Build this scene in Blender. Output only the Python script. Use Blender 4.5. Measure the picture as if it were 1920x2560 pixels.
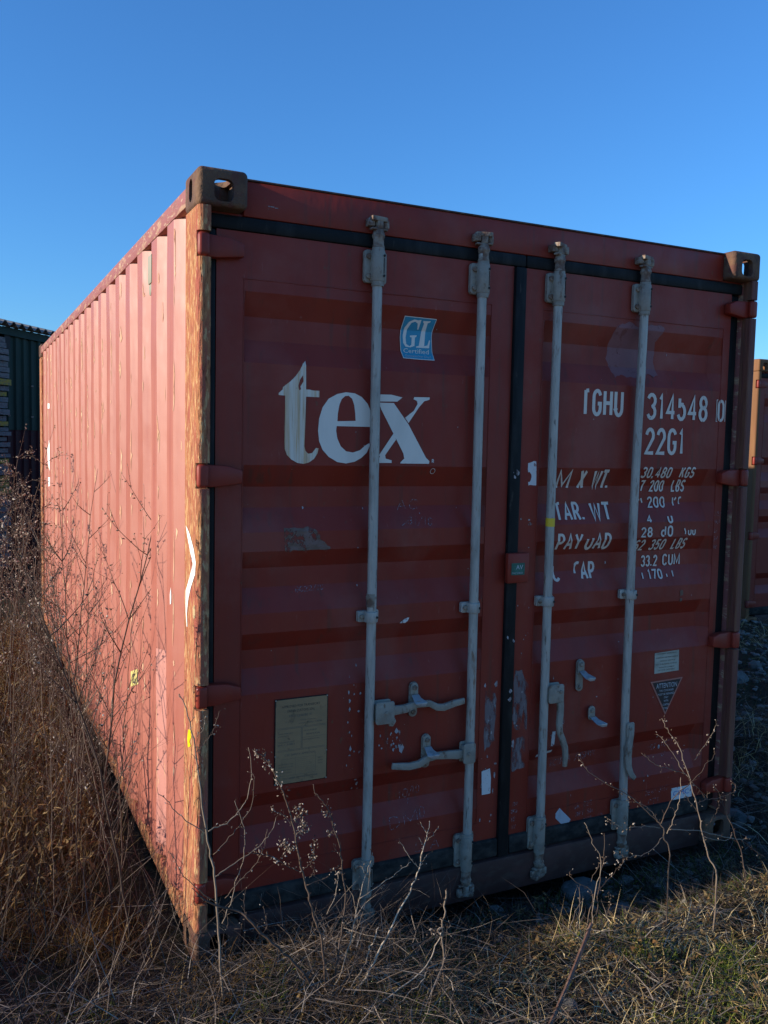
import bpy, bmesh, math, random
import numpy as np
from mathutils import Vector, Matrix

C = bpy.context.scene.collection
R = math.radians
for o in list(bpy.data.objects): bpy.data.objects.remove(o)

# ------------------------------------------------------------------ camera, light, exposure
cd = bpy.data.cameras.new('camera')
cam = bpy.data.objects.new('camera', cd)
C.objects.link(cam)
bpy.context.scene.camera = cam
yaw, pitch, roll = 0.451740, -0.0771986, 0.0211668
F = Vector((math.sin(yaw) * math.cos(pitch), math.cos(yaw) * math.cos(pitch), math.sin(pitch)))
r0 = Vector((math.cos(yaw), -math.sin(yaw), 0)); u0 = r0.cross(F)
r1 = math.cos(roll) * r0 + math.sin(roll) * u0
u1 = -math.sin(roll) * r0 + math.cos(roll) * u0
cam.matrix_world = Matrix(((r1.x, u1.x, -F.x, -0.670312), (r1.y, u1.y, -F.y, -2.743490),
                           (r1.z, u1.z, -F.z, 1.742216), (0, 0, 0, 1)))
cd.sensor_fit = 'VERTICAL'; cd.sensor_height = 24.0
cd.lens = 24.0 * 2184.94 / 2560
cd.clip_start = 0.05; cd.clip_end = 3000

SUN = Vector((-1.0, 0.125, 0.262)).normalized()          # towards the sun
elev = math.asin(SUN.z); azim = math.atan2(SUN.x, SUN.y)
w = bpy.data.worlds.new('World'); bpy.context.scene.world = w
w.use_nodes = True
nt = w.node_tree
sky = nt.nodes.new('ShaderNodeTexSky'); sky.sky_type = 'NISHITA'; sky.sun_disc = False
sky.sun_elevation = elev; sky.sun_rotation = azim % (2 * math.pi)
sky.altitude = 0; sky.air_density = 1.2; sky.dust_density = 0.1; sky.ozone_density = 9.0
bg = nt.nodes['Background']; bg.inputs['Strength'].default_value = 0.15
nt.links.new(sky.outputs[0], bg.inputs['Color'])
ld = bpy.data.lights.new('sun', 'SUN'); ld.energy = 4.35; ld.angle = R(0.53); ld.color = (1.0, 0.87, 0.69)
sun = bpy.data.objects.new('sun', ld); C.objects.link(sun)
sun.rotation_euler = (-SUN).to_track_quat('-Z', 'Y').to_euler()
sun.location = SUN * 40
vs = bpy.context.scene.view_settings
vs.view_transform = 'Standard'; vs.look = 'None'; vs.gamma = 1.0; vs.use_curve_mapping = False
vs.exposure = 0.68

# ------------------------------------------------------------------ materials
def mat(name, base, layers=(), rough=0.6, spec=0.5, metal=0.0, bump=None, tint=None, flake=None, rough_var=None):
    """layers: (colour, (sx,sy,sz) noise scale, detail, lo, hi, amount) mixed one over the other."""
    m = bpy.data.materials.new(name); m.use_nodes = True
    n, l = m.node_tree.nodes, m.node_tree.links
    b = n['Principled BSDF']
    b.inputs['Roughness'].default_value = rough; b.inputs['Metallic'].default_value = metal
    b.inputs['Specular IOR Level'].default_value = spec
    tc = n.new('ShaderNodeTexCoord')
    def noise(sc, det, seed):
        mp = n.new('ShaderNodeMapping'); mp.inputs['Scale'].default_value = sc
        mp.inputs['Location'].default_value = (seed * 3.7, seed * 1.3, seed * 2.1)
        l.new(tc.outputs['Object'], mp.inputs['Vector'])
        t = n.new('ShaderNodeTexNoise'); t.inputs['Scale'].default_value = 1.0
        t.inputs['Detail'].default_value = det; t.inputs['Roughness'].default_value = 0.6
        l.new(mp.outputs[0], t.inputs['Vector'])
        return t.outputs['Fac']
    rgb = n.new('ShaderNodeRGB'); rgb.outputs[0].default_value = (*base, 1)
    cur = rgb.outputs[0]
    if tint:
        at = n.new('ShaderNodeAttribute'); at.attribute_name = 'tint'
        cr = n.new('ShaderNodeValToRGB')
        while len(cr.color_ramp.elements) < len(tint): cr.color_ramp.elements.new(0.5)
        for i, col in enumerate(tint):
            e = cr.color_ramp.elements[i]; e.position = i / (len(tint) - 1); e.color = (*col, 1)
        l.new(at.outputs['Fac'], cr.inputs[0]); cur = cr.outputs[0]
    for i, (col, sc, det, lo, hi, amt) in enumerate(layers):
        f = noise(sc, det, i + 1)
        mr = n.new('ShaderNodeMapRange'); mr.inputs[1].default_value = lo; mr.inputs[2].default_value = hi
        mr.inputs[3].default_value = 0; mr.inputs[4].default_value = amt
        l.new(f, mr.inputs[0])
        mx = n.new('ShaderNodeMix'); mx.data_type = 'RGBA'
        l.new(mr.outputs[0], mx.inputs[0]); l.new(cur, mx.inputs[6]); mx.inputs[7].default_value = (*col, 1)
        cur = mx.outputs[2]
    l.new(cur, b.inputs['Base Color'])
    if rough_var:
        f = noise((rough_var[0],) * 3, 3, 9)
        mr = n.new('ShaderNodeMapRange'); mr.inputs[3].default_value = rough_var[1]; mr.inputs[4].default_value = rough_var[2]
        mr.inputs[1].default_value = .3; mr.inputs[2].default_value = .7
        l.new(f, mr.inputs[0]); l.new(mr.outputs[0], b.inputs['Roughness'])
    if bump:
        sc, st, dist = bump
        f = noise(sc, 4, 5)
        bp = n.new('ShaderNodeBump'); bp.inputs['Strength'].default_value = st; bp.inputs['Distance'].default_value = dist
        l.new(f, bp.inputs['Height']); l.new(bp.outputs[0], b.inputs['Normal'])
    if flake:
        sc, lo, hi = flake
        f = noise(sc, 6, 7)
        mr = n.new('ShaderNodeMapRange'); mr.inputs[1].default_value = lo; mr.inputs[2].default_value = hi
        l.new(f, mr.inputs[0]); l.new(mr.outputs[0], b.inputs['Alpha'])
    return m

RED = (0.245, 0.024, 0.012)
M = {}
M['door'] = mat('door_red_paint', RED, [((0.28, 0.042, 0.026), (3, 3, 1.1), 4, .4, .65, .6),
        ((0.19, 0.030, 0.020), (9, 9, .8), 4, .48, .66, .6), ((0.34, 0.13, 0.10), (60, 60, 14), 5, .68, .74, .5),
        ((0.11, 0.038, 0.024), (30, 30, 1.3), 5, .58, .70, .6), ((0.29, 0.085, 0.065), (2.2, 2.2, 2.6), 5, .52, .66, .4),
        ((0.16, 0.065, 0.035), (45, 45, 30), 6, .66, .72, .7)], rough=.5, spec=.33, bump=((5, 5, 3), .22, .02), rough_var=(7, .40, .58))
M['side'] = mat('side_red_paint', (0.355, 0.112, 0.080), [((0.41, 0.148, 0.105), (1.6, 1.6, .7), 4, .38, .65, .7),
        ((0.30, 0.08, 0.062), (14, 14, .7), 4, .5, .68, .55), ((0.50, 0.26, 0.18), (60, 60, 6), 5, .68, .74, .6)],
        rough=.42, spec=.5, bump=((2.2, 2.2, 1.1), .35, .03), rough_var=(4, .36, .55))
M['side_dent'] = M['side']
M['rail'] = mat('rail_red_paint', (0.27, 0.085, 0.075), [((0.42, 0.26, 0.15), (30, 9, 30), 6, .52, .62, .8),
        ((0.16, 0.06, 0.04), (40, 8, 40), 5, .56, .66, .7), ((0.5, 0.38, 0.24), (70, 24, 90), 5, .60, .66, .8)], rough=.6,
        bump=((60, 30, 60), .4, .006))
M['rust_post'] = mat('flaking_rust', (0.36, 0.125, 0.07), [((0.45, 0.20, 0.085), (30, 30, 9), 8, .44, .60, .9),
        ((0.58, 0.36, 0.17), (80, 80, 22), 8, .53, .60, .9), ((0.36, 0.10, 0.07), (26, 26, 4), 6, .54, .62, .95),
        ((0.14, 0.05, 0.025), (120, 120, 17), 8, .57, .64, .85), ((0.62, 0.45, 0.26), (70, 70, 22), 8, .645, .68, .6)], rough=.85, spec=.2, bump=((110, 110, 18), 1.0, .012))
M['rust_casting'] = mat('rusty_cast_steel', (0.10, 0.055, 0.037), [((0.165, 0.092, 0.052), (14, 14, 14), 5, .42, .62, .9),
        ((0.12, 0.045, 0.035), (20, 20, 16), 5, .5, .62, .8), ((0.28, 0.19, 0.10), (60, 60, 60), 5, .65, .71, .7),
        ((0.06, 0.035, 0.025), (36, 36, 30), 5, .60, .7, .7)], rough=.8, spec=.3, bump=((55, 55, 55), .7, .008))
M['gasket'] = mat('black_rubber', (0.010, 0.010, 0.010), [((0.03, 0.029, 0.027), (20, 20, 5), 5, .48, .7, .8),
        ((0.09, 0.075, 0.06), (40, 40, 9), 5, .66, .74, .6)], rough=.62, spec=.35, bump=((30, 30, 10), .4, .006))
M['gasket'].node_tree.nodes['Principled BSDF'].inputs['Specular IOR Level'].default_value = .2
M['dusty_gasket'] = mat('dusty_rubber', (0.022, 0.021, 0.020), [((0.065, 0.058, 0.05), (14, 14, 22), 6, .42, .64, .9)], rough=.9, spec=.1)
M['bar'] = mat('weathered_galvanised', (0.43, 0.385, 0.33), [((0.29, 0.26, 0.22), (50, 50, 7), 5, .45, .65, .8),
        ((0.56, 0.50, 0.42), (24, 24, 4), 5, .52, .66, .6), ((0.12, 0.09, 0.07), (90, 90, 12), 6, .60, .67, .9),
        ((0.20, 0.095, 0.045), (34, 34, 8), 6, .60, .69, .85)], rough=.52, metal=.15, bump=((80, 80, 40), .35, .004))
M['bracket'] = mat('dull_grey_paint', (0.31, 0.265, 0.21), [((0.22, 0.185, 0.145), (26, 26, 26), 5, .45, .65, .8),
        ((0.14, 0.07, 0.035), (34, 34, 22), 6, .57, .66, .85), ((0.38, 0.33, 0.27), (50, 50, 50), 5, .6, .68, .6)],
        rough=.6, metal=.05, bump=((60, 60, 60), .45, .004))
M['cam'] = mat('rusty_grey_forging', (0.30, 0.24, 0.18), [((0.13, 0.065, 0.04), (30, 30, 30), 5, .42, .58, .9),
        ((0.32, 0.30, 0.27), (40, 40, 40), 5, .6, .68, .7)], rough=.75, bump=((70, 70, 70), .6, .005))
M['hole'] = mat('black_bolt_hole', (0.012, 0.012, 0.012), rough=.8)
M['bright'] = mat('bare_zinc', (0.34, 0.33, 0.32), [((0.20, 0.19, 0.18), (40, 40, 40), 4, .5, .65, .7)], rough=.4, metal=.45)
M['letter'] = mat('flaking_white_lettering', (0.72, 0.63, 0.53), [((0.50, 0.44, 0.38), (18, 18, 5), 5, .5, .7, .6)], rough=.6,
        flake=((46, 46, 30), .28, .32))
M['logo'] = mat('white_vinyl_lettering', (0.80, 0.72, 0.62), [((0.62, 0.56, 0.48), (14, 14, 4), 5, .5, .7, .5),
        ((0.20, 0.08, 0.06), (60, 60, 60), 5, .72, .74, .8)], rough=.5)
M['logo_stained'] = mat('rust_streaked_vinyl', (0.76, 0.67, 0.55), [((0.62, 0.40, 0.21), (60, 60, 2.6), 5, .44, .62, .9),
        ((0.40, 0.25, 0.13), (110, 110, 3.5), 4, .58, .68, .7), ((0.15, 0.07, 0.05), (50, 50, 30), 5, .70, .73, .8)], rough=.55)
M['chalk'] = mat('chalk_scrawl', (0.34, 0.26, 0.27), rough=.9, spec=.1, flake=((160, 160, 160), .42, .60))
M['scratch'] = mat('bare_scratches', (0.42, 0.37, 0.36), [((0.22, 0.14, 0.12), (60, 60, 30), 4, .5, .6, .7)], rough=.8,
        flake=((70, 70, 40), .40, .50))
M['blue'] = mat('blue_sticker', (0.015, 0.26, 0.40), [((0.04, 0.32, 0.46), (10, 10, 10), 4, .45, .65, .6)], rough=.42)
M['white'] = mat('white_print', (0.78, 0.72, 0.64), rough=.5)
M['paper'] = mat('old_paper', (0.46, 0.47, 0.50), [((0.30, 0.30, 0.31), (40, 40, 16), 5, .5, .7, .6)], rough=.8)
M['torn'] = mat('torn_white_sticker', (0.70, 0.66, 0.62), [((0.30, 0.15, 0.13), (50, 50, 50), 5, .60, .64, .9)], rough=.7)
M['plate'] = mat('dull_tan_plate', (0.36, 0.215, 0.105), [((0.28, 0.175, 0.09), (8, 8, 14), 5, .42, .65, .8),
        ((0.13, 0.085, 0.05), (36, 36, 30), 5, .60, .70, .7)], rough=.65, spec=.25)
M['ink'] = mat('dark_engraving', (0.055, 0.045, 0.035), rough=.7)
M['fadedink'] = mat('faded_engraving', (0.12, 0.095, 0.07), rough=.7)
M['sticker'] = mat('worn_silver_sticker', (0.42, 0.41, 0.33), [((0.30, 0.28, 0.22), (20, 20, 30), 5, .45, .65, .8)], rough=.45)
M['black'] = mat('black_sticker', (0.022, 0.022, 0.026), rough=.4)
M['salmon'] = mat('faded_red_border', (0.42, 0.16, 0.12), rough=.5)
M['printgrey'] = mat('grey_print', (0.48, 0.49, 0.50), rough=.5)
M['cima'] = mat('blue_print', (0.05, 0.16, 0.48), rough=.5)
M['green_label'] = mat('green_label', (0.012, 0.10, 0.07), [((0.03, 0.16, 0.12), (60, 60, 60), 4, .5, .6, .7)], rough=.5)
M['yellow'] = mat('yellow_tape', (0.80, 0.52, 0.03), rough=.5)
M['pale_yellow'] = mat('pale_yellow_sticker', (0.62, 0.54, 0.17), [((0.45, 0.40, 0.16), (40, 40, 40), 4, .5, .65, .7)], rough=.6)
M['repaint'] = mat('pale_pink_repaint', (0.50, 0.215, 0.175), [((0.40, 0.15, 0.115), (20, 20, 5), 5, .5, .68, .7)], rough=.6)
M['yellow_paint'] = mat('yellow_spray_paint', (0.80, 0.62, 0.0), rough=.5)
M['white_paint'] = mat('white_spray_paint', (0.85, 0.85, 0.83), rough=.5)
M['spray'] = mat('worn_white_spray', (0.85, 0.84, 0.80), rough=.6, flake=((70, 70, 26), .30, .44))
M['tan_paint'] = mat('tan_filler', (0.45, 0.33, 0.17), rough=.7)
M['primer'] = mat('pale_primer_patch', (0.24, 0.095, 0.10), [((0.15, 0.035, 0.03), (26, 26, 26), 6, .58, .66, .8),
        ((0.20, 0.07, 0.07), (8, 8, 8), 4, .4, .65, .7)], rough=.6, flake=((30, 30, 30), .30, .36))
M['glue'] = mat('brown_glue_stain', (0.155, 0.085, 0.055), [((0.22, 0.13, 0.11), (20, 20, 40), 5, .45, .6, .8)], rough=.7,
        flake=((40, 40, 30), .36, .46))
M['chip'] = mat('scraped_bare_edge', (0.58, 0.31, 0.19), [((0.68, 0.46, 0.29), (50, 50, 9), 5, .45, .6, .8),
        ((0.28, 0.11, 0.06), (70, 70, 12), 5, .55, .63, .8)], rough=.8)
M['scuff'] = mat('grey_scuffed_paint', (0.19, 0.135, 0.13), [((0.30, 0.25, 0.24), (50, 50, 10), 6, .55, .66, .8)], rough=.7,
        flake=((26, 26, 9), .42, .54))
M['vent'] = mat('faded_grey_green_plastic', (0.27, 0.27, 0.20), [((0.36, 0.30, 0.22), (40, 40, 12), 5, .5, .65, .7)], rough=.6)
M['roof'] = mat('roof_red_paint', (0.18, 0.06, 0.05), rough=.6)
M['floor'] = mat('dark_underframe', (0.05, 0.035, 0.03), rough=.9)

# ------------------------------------------------------------------ mesh helpers
class MB:
    def __init__(s): s.v = []; s.f = []; s.t = []
    def add(s, v, f):
        k = len(s.v); s.v += [tuple(p) for p in v]; s.f += [tuple(i + k for i in q) for q in f]
    def box(s, x0, x1, y0, y1, z0, z1):
        s.add([(x0,y0,z0),(x1,y0,z0),(x1,y1,z0),(x0,y1,z0),(x0,y0,z1),(x1,y0,z1),(x1,y1,z1),(x0,y1,z1)],
              [(3,2,1,0),(4,5,6,7),(0,1,5,4),(1,2,6,5),(2,3,7,6),(3,0,4,7)])
    def tube(s, P, rad, k=8, cap=True):
        P = [Vector(p) for p in P]; n = len(P)
        if not hasattr(rad, '__len__'): rad = [rad] * n
        prev = None; base = len(s.v)
        for i in range(n):
            d = (P[min(i+1, n-1)] - P[max(i-1, 0)])
            if d.length < 1e-9: d = Vector((0, 0, 1))
            d.normalize()
            if prev is None:
                a = Vector((1, 0, 0)) if abs(d.x) < .8 else Vector((0, 1, 0))
                u = (a - d * a.dot(d)).normalized()
            else:
                u = (prev - d * prev.dot(d)).normalized()
            prev = u; v = d.cross(u)
            for j in range(k):
                an = 2 * math.pi * j / k
                s.v.append(tuple(P[i] + (u * math.cos(an) + v * math.sin(an)) * rad[i]))
        for i in range(n - 1):
            for j in range(k):
                a = base + i * k + j; b = base + i * k + (j + 1) % k
                s.f.append((a, b, b + k, a + k))
        if cap:
            s.f.append(tuple(base + j for j in range(k))[::-1]); s.f.append(tuple(base + (n-1)*k + j for j in range(k)))
    def prism(s, poly, to3, d0, d1):
        """poly: 2-D outline; to3(a, b, d) -> point; extruded from depth d0 to d1"""
        n = len(poly)
        s.add([to3(a, b, d0) for a, b in poly] + [to3(a, b, d1) for a, b in poly],
              [tuple(range(n))[::-1], tuple(range(n, 2*n))] + [(i, (i+1) % n, n + (i+1) % n, n + i) for i in range(n)])
    def build(s, name, m, parent=None, bevel=0, smooth=False, seg=2):
        me = bpy.data.meshes.new(name); me.from_pydata(s.v, [], s.f); me.update()
        bm = bmesh.new(); bm.from_mesh(me); bmesh.ops.recalc_face_normals(bm, faces=bm.faces)
        if bevel:
            ed = [e for e in bm.edges if len(e.link_faces) == 2 and e.calc_face_angle(0) > .6]
            bmesh.ops.bevel(bm, geom=ed, offset=bevel, segments=seg, profile=0.5, affect='EDGES', clamp_overlap=True)
        bm.to_mesh(me); bm.free()
        me.materials.append(M[m] if isinstance(m, str) else m)
        if smooth or bevel:
            me.shade_smooth(); me.set_sharp_from_angle(angle=R(40))
        o = bpy.data.objects.new(name, me); C.objects.link(o)
        if parent: o.parent = parent
        return o

XZ = lambda a, b, d: (a, d, b)          # outlines on a door
YZ = lambda a, b, d: (d, a, b)          # outlines on a side wall

def tag(o, label=None, cat=None, group=None, kind=None):
    for k, v in (('label', label), ('category', cat), ('group', group), ('kind', kind)):
        if v: o[k] = v
    return o
def empty(name, loc=(0, 0, 0)):
    o = bpy.data.objects.new(name, None); o.location = loc; o.empty_display_size = .1; C.objects.link(o)
    return o
def copy_tree(o, parent=None, skip=()):
    c = o.copy(); C.objects.link(c); c.parent = parent
    for ch in list(o.children):
        if ch.name.split('.')[0] not in skip: copy_tree(ch, c, skip)
    return c

# ------------------------------------------------------------------ ground
rs = np.random.RandomState(7)
def sstep(a, b, x):
    t = np.clip((x - a) / (b - a), 0, 1); return t * t * (3 - 2 * t)
def gh(x, y):
    x = np.asarray(x, float); y = np.asarray(y, float)
    z = .012*np.sin(3.1*x+.7)*np.cos(2.7*y+.3) + .009*np.sin(7.3*x-1.1+2*y) + .006*np.sin(13*y+5*x) + .004*np.sin(23*x-11*y)
    z = z + .10 * sstep(-.25, -1.3, x) * sstep(-1.2, .4, y)                       # bank left of the wall
    z = z - .075 * sstep(.5, 1.1, x) * sstep(-.42, -.2, y) * sstep(3.2, 2.6, x)     # hollow before the sill
    z = z + .045 * sstep(.8, .1, x) * sstep(-.05, -.3, y)
    inside = sstep(.02, .14, x) * sstep(2.42, 2.3, x) * sstep(.0, .14, y) * sstep(6.2, 6.0, y)
    z = z - .06 * inside
    z = z + .10 * sstep(2.9, 3.6, x) * sstep(.2, 1.0, y) * (1 + .5*np.sin(4*x)*np.sin(3.3*y))
    return z
def sheet():
    def axis(lo, hi, step, far):
        a = list(np.arange(lo, hi + 1e-6, step)); d = step; p = hi
        while p < far: d *= 1.45; p += d; a.append(p)
        d = step; p = lo
        while p > -far: d *= 1.45; p -= d; a.insert(0, p)
        return np.array(a)
    X = axis(-3, 7, .045, 900); Y = axis(-1.8, 7.5, .045, 900)
    gx, gy = np.meshgrid(X, Y); gz = gh(gx, gy)
    v = np.stack([gx, gy, gz], -1).reshape(-1, 3); nx, ny = len(X), len(Y)
    i = np.arange(nx * ny).reshape(ny, nx)
    f = np.stack([i[:-1, :-1], i[:-1, 1:], i[1:, 1:], i[1:, :-1]], -1).reshape(-1, 4)
    me = bpy.data.meshes.new('ground'); me.from_pydata(v.tolist(), [], f.tolist()); me.shade_smooth()
    gm = mat('soil', (0.034, 0.026, 0.018), [((0.06, 0.046, 0.03), (9, 9, 9), 6, .4, .65, .8),
        ((0.04, 0.045, 0.018), (4, 4, 4), 5, .5, .65, .8), ((0.11, 0.095, 0.075), (70, 70, 70), 4, .64, .70, .7)], rough=.95, spec=.1,
        bump=((90, 90, 90), 1.0, .02))
    me.materials.append(gm)
    fm = mat('bounce_field', (0.26, 0.20, 0.12), [((0.19, 0.15, 0.08), (.6, .6, .6), 6, .4, .6, .8), ((0.34, 0.27, 0.17), (3, 3, 3), 6, .5, .65, .8)], rough=.95, spec=.1)  # unseen ground, made pale to bounce warm light onto the doors
    me.materials.append(fm)
    cy_, cx_ = (gy[:-1, :-1] + gy[1:, 1:]) / 2, (gx[:-1, :-1] + gx[1:, 1:]) / 2
    far_ = ((cy_ < -1.75) | (cx_ < -4.5)).ravel().astype(np.int32)
    me.polygons.foreach_set('material_index', far_)
    o = bpy.data.objects.new('ground', me); C.objects.link(o); tag(o, kind='structure')
sheet()
# ------------------------------------------------------------------ the big container
box0 = empty('shipping_container')
tag(box0, 'weathered red shipping container with white lettering on closed doors, filling the view', 'container', 'red shipping containers')
W_, H_, L_ = 2.438, 2.591, 6.058
DY = 0.06                                    # outer face of the doors behind the post fronts

def rounded(x0, x1, z0, z1, r, n=4):
    P = []
    for cx, cz, a0 in ((x1-r, z1-r, 0), (x0+r, z1-r, 90), (x0+r, z0+r, 180), (x1-r, z0+r, 270)):
        P += [(cx + r*math.cos(R(a0+90*i/n)), cz + r*math.sin(R(a0+90*i/n))) for i in range(n+1)]
    return P
def casting_mesh():
    def ev(o):
        dg = bpy.context.evaluated_depsgraph_get()
        return bpy.data.meshes.new_from_object(o.evaluated_get(dg))
    a = MB(); a.box(0, .162, 0, .178, 0, .118)
    o = a.build('casting_blank', 'rust_casting', None, bevel=.017, seg=5)
    def oval(cx, cz, hw, hh, n=20):
        r = min(hw, hh); P = []
        for i in range(n):
            an = 2*math.pi*i/n; ca, sa = math.cos(an), math.sin(an)
            P.append((cx + ca*r + (hw - r)*(1 if ca > 0 else -1), cz + sa*r + (hh - r)*(1 if sa > 0 else -1)))
        return P
    cuts = []
    c = MB(); c.box(.024, .140, .022, .160, .012, .100); cuts.append(c)
    c = MB(); c.prism(rounded(.0515, .1145, .016, .085, .020, 5), XZ, -.02, .08); cuts.append(c)
    c = MB(); c.prism(oval(.095, .060, .022, .036), YZ, -.02, .08); cuts.append(c)
    c = MB(); c.prism(oval(.083, .100, .046, .070), lambda p, q, d: (p, q, d), .06, .14); cuts.append(c)
    tmp = []
    for i, c in enumerate(cuts):
        k = c.build('cut', 'rust_casting'); tmp.append(k)
        md = o.modifiers.new('b%d' % i, 'BOOLEAN'); md.operation = 'DIFFERENCE'; md.object = k; md.solver = 'EXACT'
    bpy.context.view_layer.update()
    me = ev(o)
    for k in tmp + [o]: bpy.data.objects.remove(k)
    me.shade_smooth(); me.set_sharp_from_angle(angle=R(35)); me.name = 'corner_casting'
    if not me.materials: me.materials.append(M['rust_casting'])
    return me
cm = casting_mesh()
def mirrored(me, fx, fy, fz):
    m2 = me.copy(); bm = bmesh.new(); bm.from_mesh(m2)
    for v in bm.verts:
        if fx: v.co.x = W_ - v.co.x
        if fy: v.co.y = L_ - v.co.y
        v.co.z = v.co.z + H_ - .118 if fz else .118 - v.co.z
    if (fx + fy + (1 - fz)) % 2: bmesh.ops.reverse_faces(bm, faces=bm.faces)
    bm.to_mesh(m2); bm.free(); return m2
for fx in (0, 1):
    for fy in (0, 1):
        for fz in (0, 1):
            o = bpy.data.objects.new('corner_casting', mirrored(cm, fx, fy, fz)); C.objects.link(o); o.parent = box0

HZ = [(2.318, 2.392), (1.592, 1.668), (.872, .948), (.215, .285)]       # hinge heights
def post(fx):
    a = MB(); X = (lambda x: W_ - x) if fx else (lambda x: x)
    def prof(y0, r):
        P = [(.044, .172), (.003, .172)]
        P += [(.003 + r - r*math.cos(R(t)), y0 + r - r*math.sin(R(t))) for t in (0, 18, 36, 54, 72, 90)]
        P += [(.044 - .004, y0), (.044, y0 + .004)]
        return [(X(x), y) for x, y in P]
    lvl = lambda p, q, d: (p, q, d)
    z = .118
    for lo, hi in sorted(HZ) + [(2.473, None)]:
        a.prism(prof(.002, .016), lvl, z, lo - (.003 if hi else 0))
        if hi: a.prism(prof(.032, .004), lvl, lo - .003, hi + .003)
        z = (hi or 0) + .003
    o = a.build('corner_post', 'rust_post', box0)
    o.data.shade_smooth(); o.data.set_sharp_from_angle(angle=R(40)); return o
pl = post(0); pr = post(1)
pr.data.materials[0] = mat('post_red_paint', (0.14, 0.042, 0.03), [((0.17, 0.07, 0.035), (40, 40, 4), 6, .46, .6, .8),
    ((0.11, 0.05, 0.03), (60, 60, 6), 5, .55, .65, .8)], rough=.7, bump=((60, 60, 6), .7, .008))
for x0, x1 in ((.0035, .16), (W_ - .16, W_ - .0035)):
    a = MB(); a.box(x0, x1, L_ - .17, L_ - .003, .118, 2.473); a.build('corner_post', 'rust_post', box0, bevel=.01)
# inner door jambs
for x0, x1 in ((.0445, .0455), (W_ - .0455, W_ - .0445)):
    a = MB(); a.box(x0, x1, .05, .17, .12, 2.47); a.build('door_jamb', 'rail', box0)
a = MB(); a.box(.1625, W_ - .1625, .055, .150, 2.466, 2.578)
a.build('header', 'door', box0, bevel=.004)
for g0, g1 in ((.045, .1620), (W_-.1620, W_-.045)):
    a = MB(); a.box(g0, g1, .066, .150, 2.455, 2.4725); a.build('header_gusset', 'door', box0)
a = MB(); a.box(.163, W_ - .163, .050, .175, 2.5785, 2.5845); a.build('header_lip', mat('dark_lip', (.07, .04, .035), [((.16,.10,.07),(30,30,30),5,.5,.65,.8)], rough=.8), box0, bevel=.002)
a = MB(); a.box(.163, W_ - .163, .034, .150, -.012, .128); a.build('sill', mat('sill_paint', (0.048, 0.016, 0.012),
    [((0.085, 0.032, 0.025), (5, 5, 5), 4, .45, .6, .8), ((0.07, 0.04, 0.03), (16, 16, 30), 5, .5, .65, .8)], rough=.65), box0, bevel=.006)
# rails
for x0, x1 in ((.002, .062), (W_ - .062, W_ - .002)):
    a = MB(); a.box(x0, x1, .1785, L_ - .1785, 2.500, 2.562); a.build('top_rail', 'rail', box0, bevel=.006)
    a = MB(); a.box(x0 + .010, x1 - .004, .1785, L_ - .1785, .028, .112); a.build('bottom_rail', 'rust_post', box0, bevel=.006)
a = MB()
n = 60
for i in range(n):
    y0 = .19 + i * (L_ - .38) / n; d = (L_ - .38) / n
    a.add([(.062, y0, 2.556), (W_-.062, y0, 2.556), (W_-.062, y0+d*.5, 2.574), (.062, y0+d*.5, 2.574), (.062, y0+d, 2.556), (W_-.062, y0+d, 2.556)], [(0,1,2,3),(3,2,5,4)])
a.build('roof_panel', 'roof', box0)
a = MB(); a.box(.165, W_-.165, .18, L_-.18, .11, .14)
a.build('floor', 'floor', box0)
for i in range(9):
    a = MB(); yy = .5 + i*.62; a.box(.07, W_-.07, yy, yy+.05, .05, .1095); a.build('cross_member', 'floor', box0)

# corrugated side walls
random.seed(3)
def side(fx):
    a = MB(); D = .036
    pts = [(.172, .008)]
    backs = [.46 + .29*k for k in range(19)]
    pts = [(.172, D + .004), (.285, D + .004)]
    for b in backs:
        pts += [(b - .105, .004), (b, .004), (b + .058, D + .004), (b + .118, D + .004)]
    pts = [p for p in pts if p[0] < L_ - .17] + [(L_ - .165, D + .004)]
    zs = np.linspace(.113, 2.499, 20)
    def px(y, d, z):
        # shallow dents, real dents in the sheet
        t = .012*math.exp(-((y-4.4)/.35)**2 - ((z-1.35)/.45)**2) + .006*math.exp(-((y-2.1)/.2)**2-((z-1.5)/.2)**2) + .008*math.exp(-((y-3.6)/.3)**2-((z-.9)/.4)**2)
        t += .0016*math.sin(7*z+3*y)*math.sin(2.1*z+y*5)
        x = d + t
        return W_ - x if fx else x
    for z in zs:
        for y, d in pts: a.v.append((px(y, d, z), y, z))
    n = len(pts)
    for i in range(len(zs)-1):
        for j in range(n-1): a.f.append((i*n+j, i*n+j+1, (i+1)*n+j+1, (i+1)*n+j))
    o = a.build('side_panel', 'side', box0)
    o.data.shade_smooth(); o.data.set_sharp_from_angle(angle=R(20))
    return o, px, backs
sp, px, backs = side(0); side(1)
a = MB(); a.box(.17, W_-.17, L_-.05, L_-.03, .12, 2.5); a.build('end_wall', 'door', box0)
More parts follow.
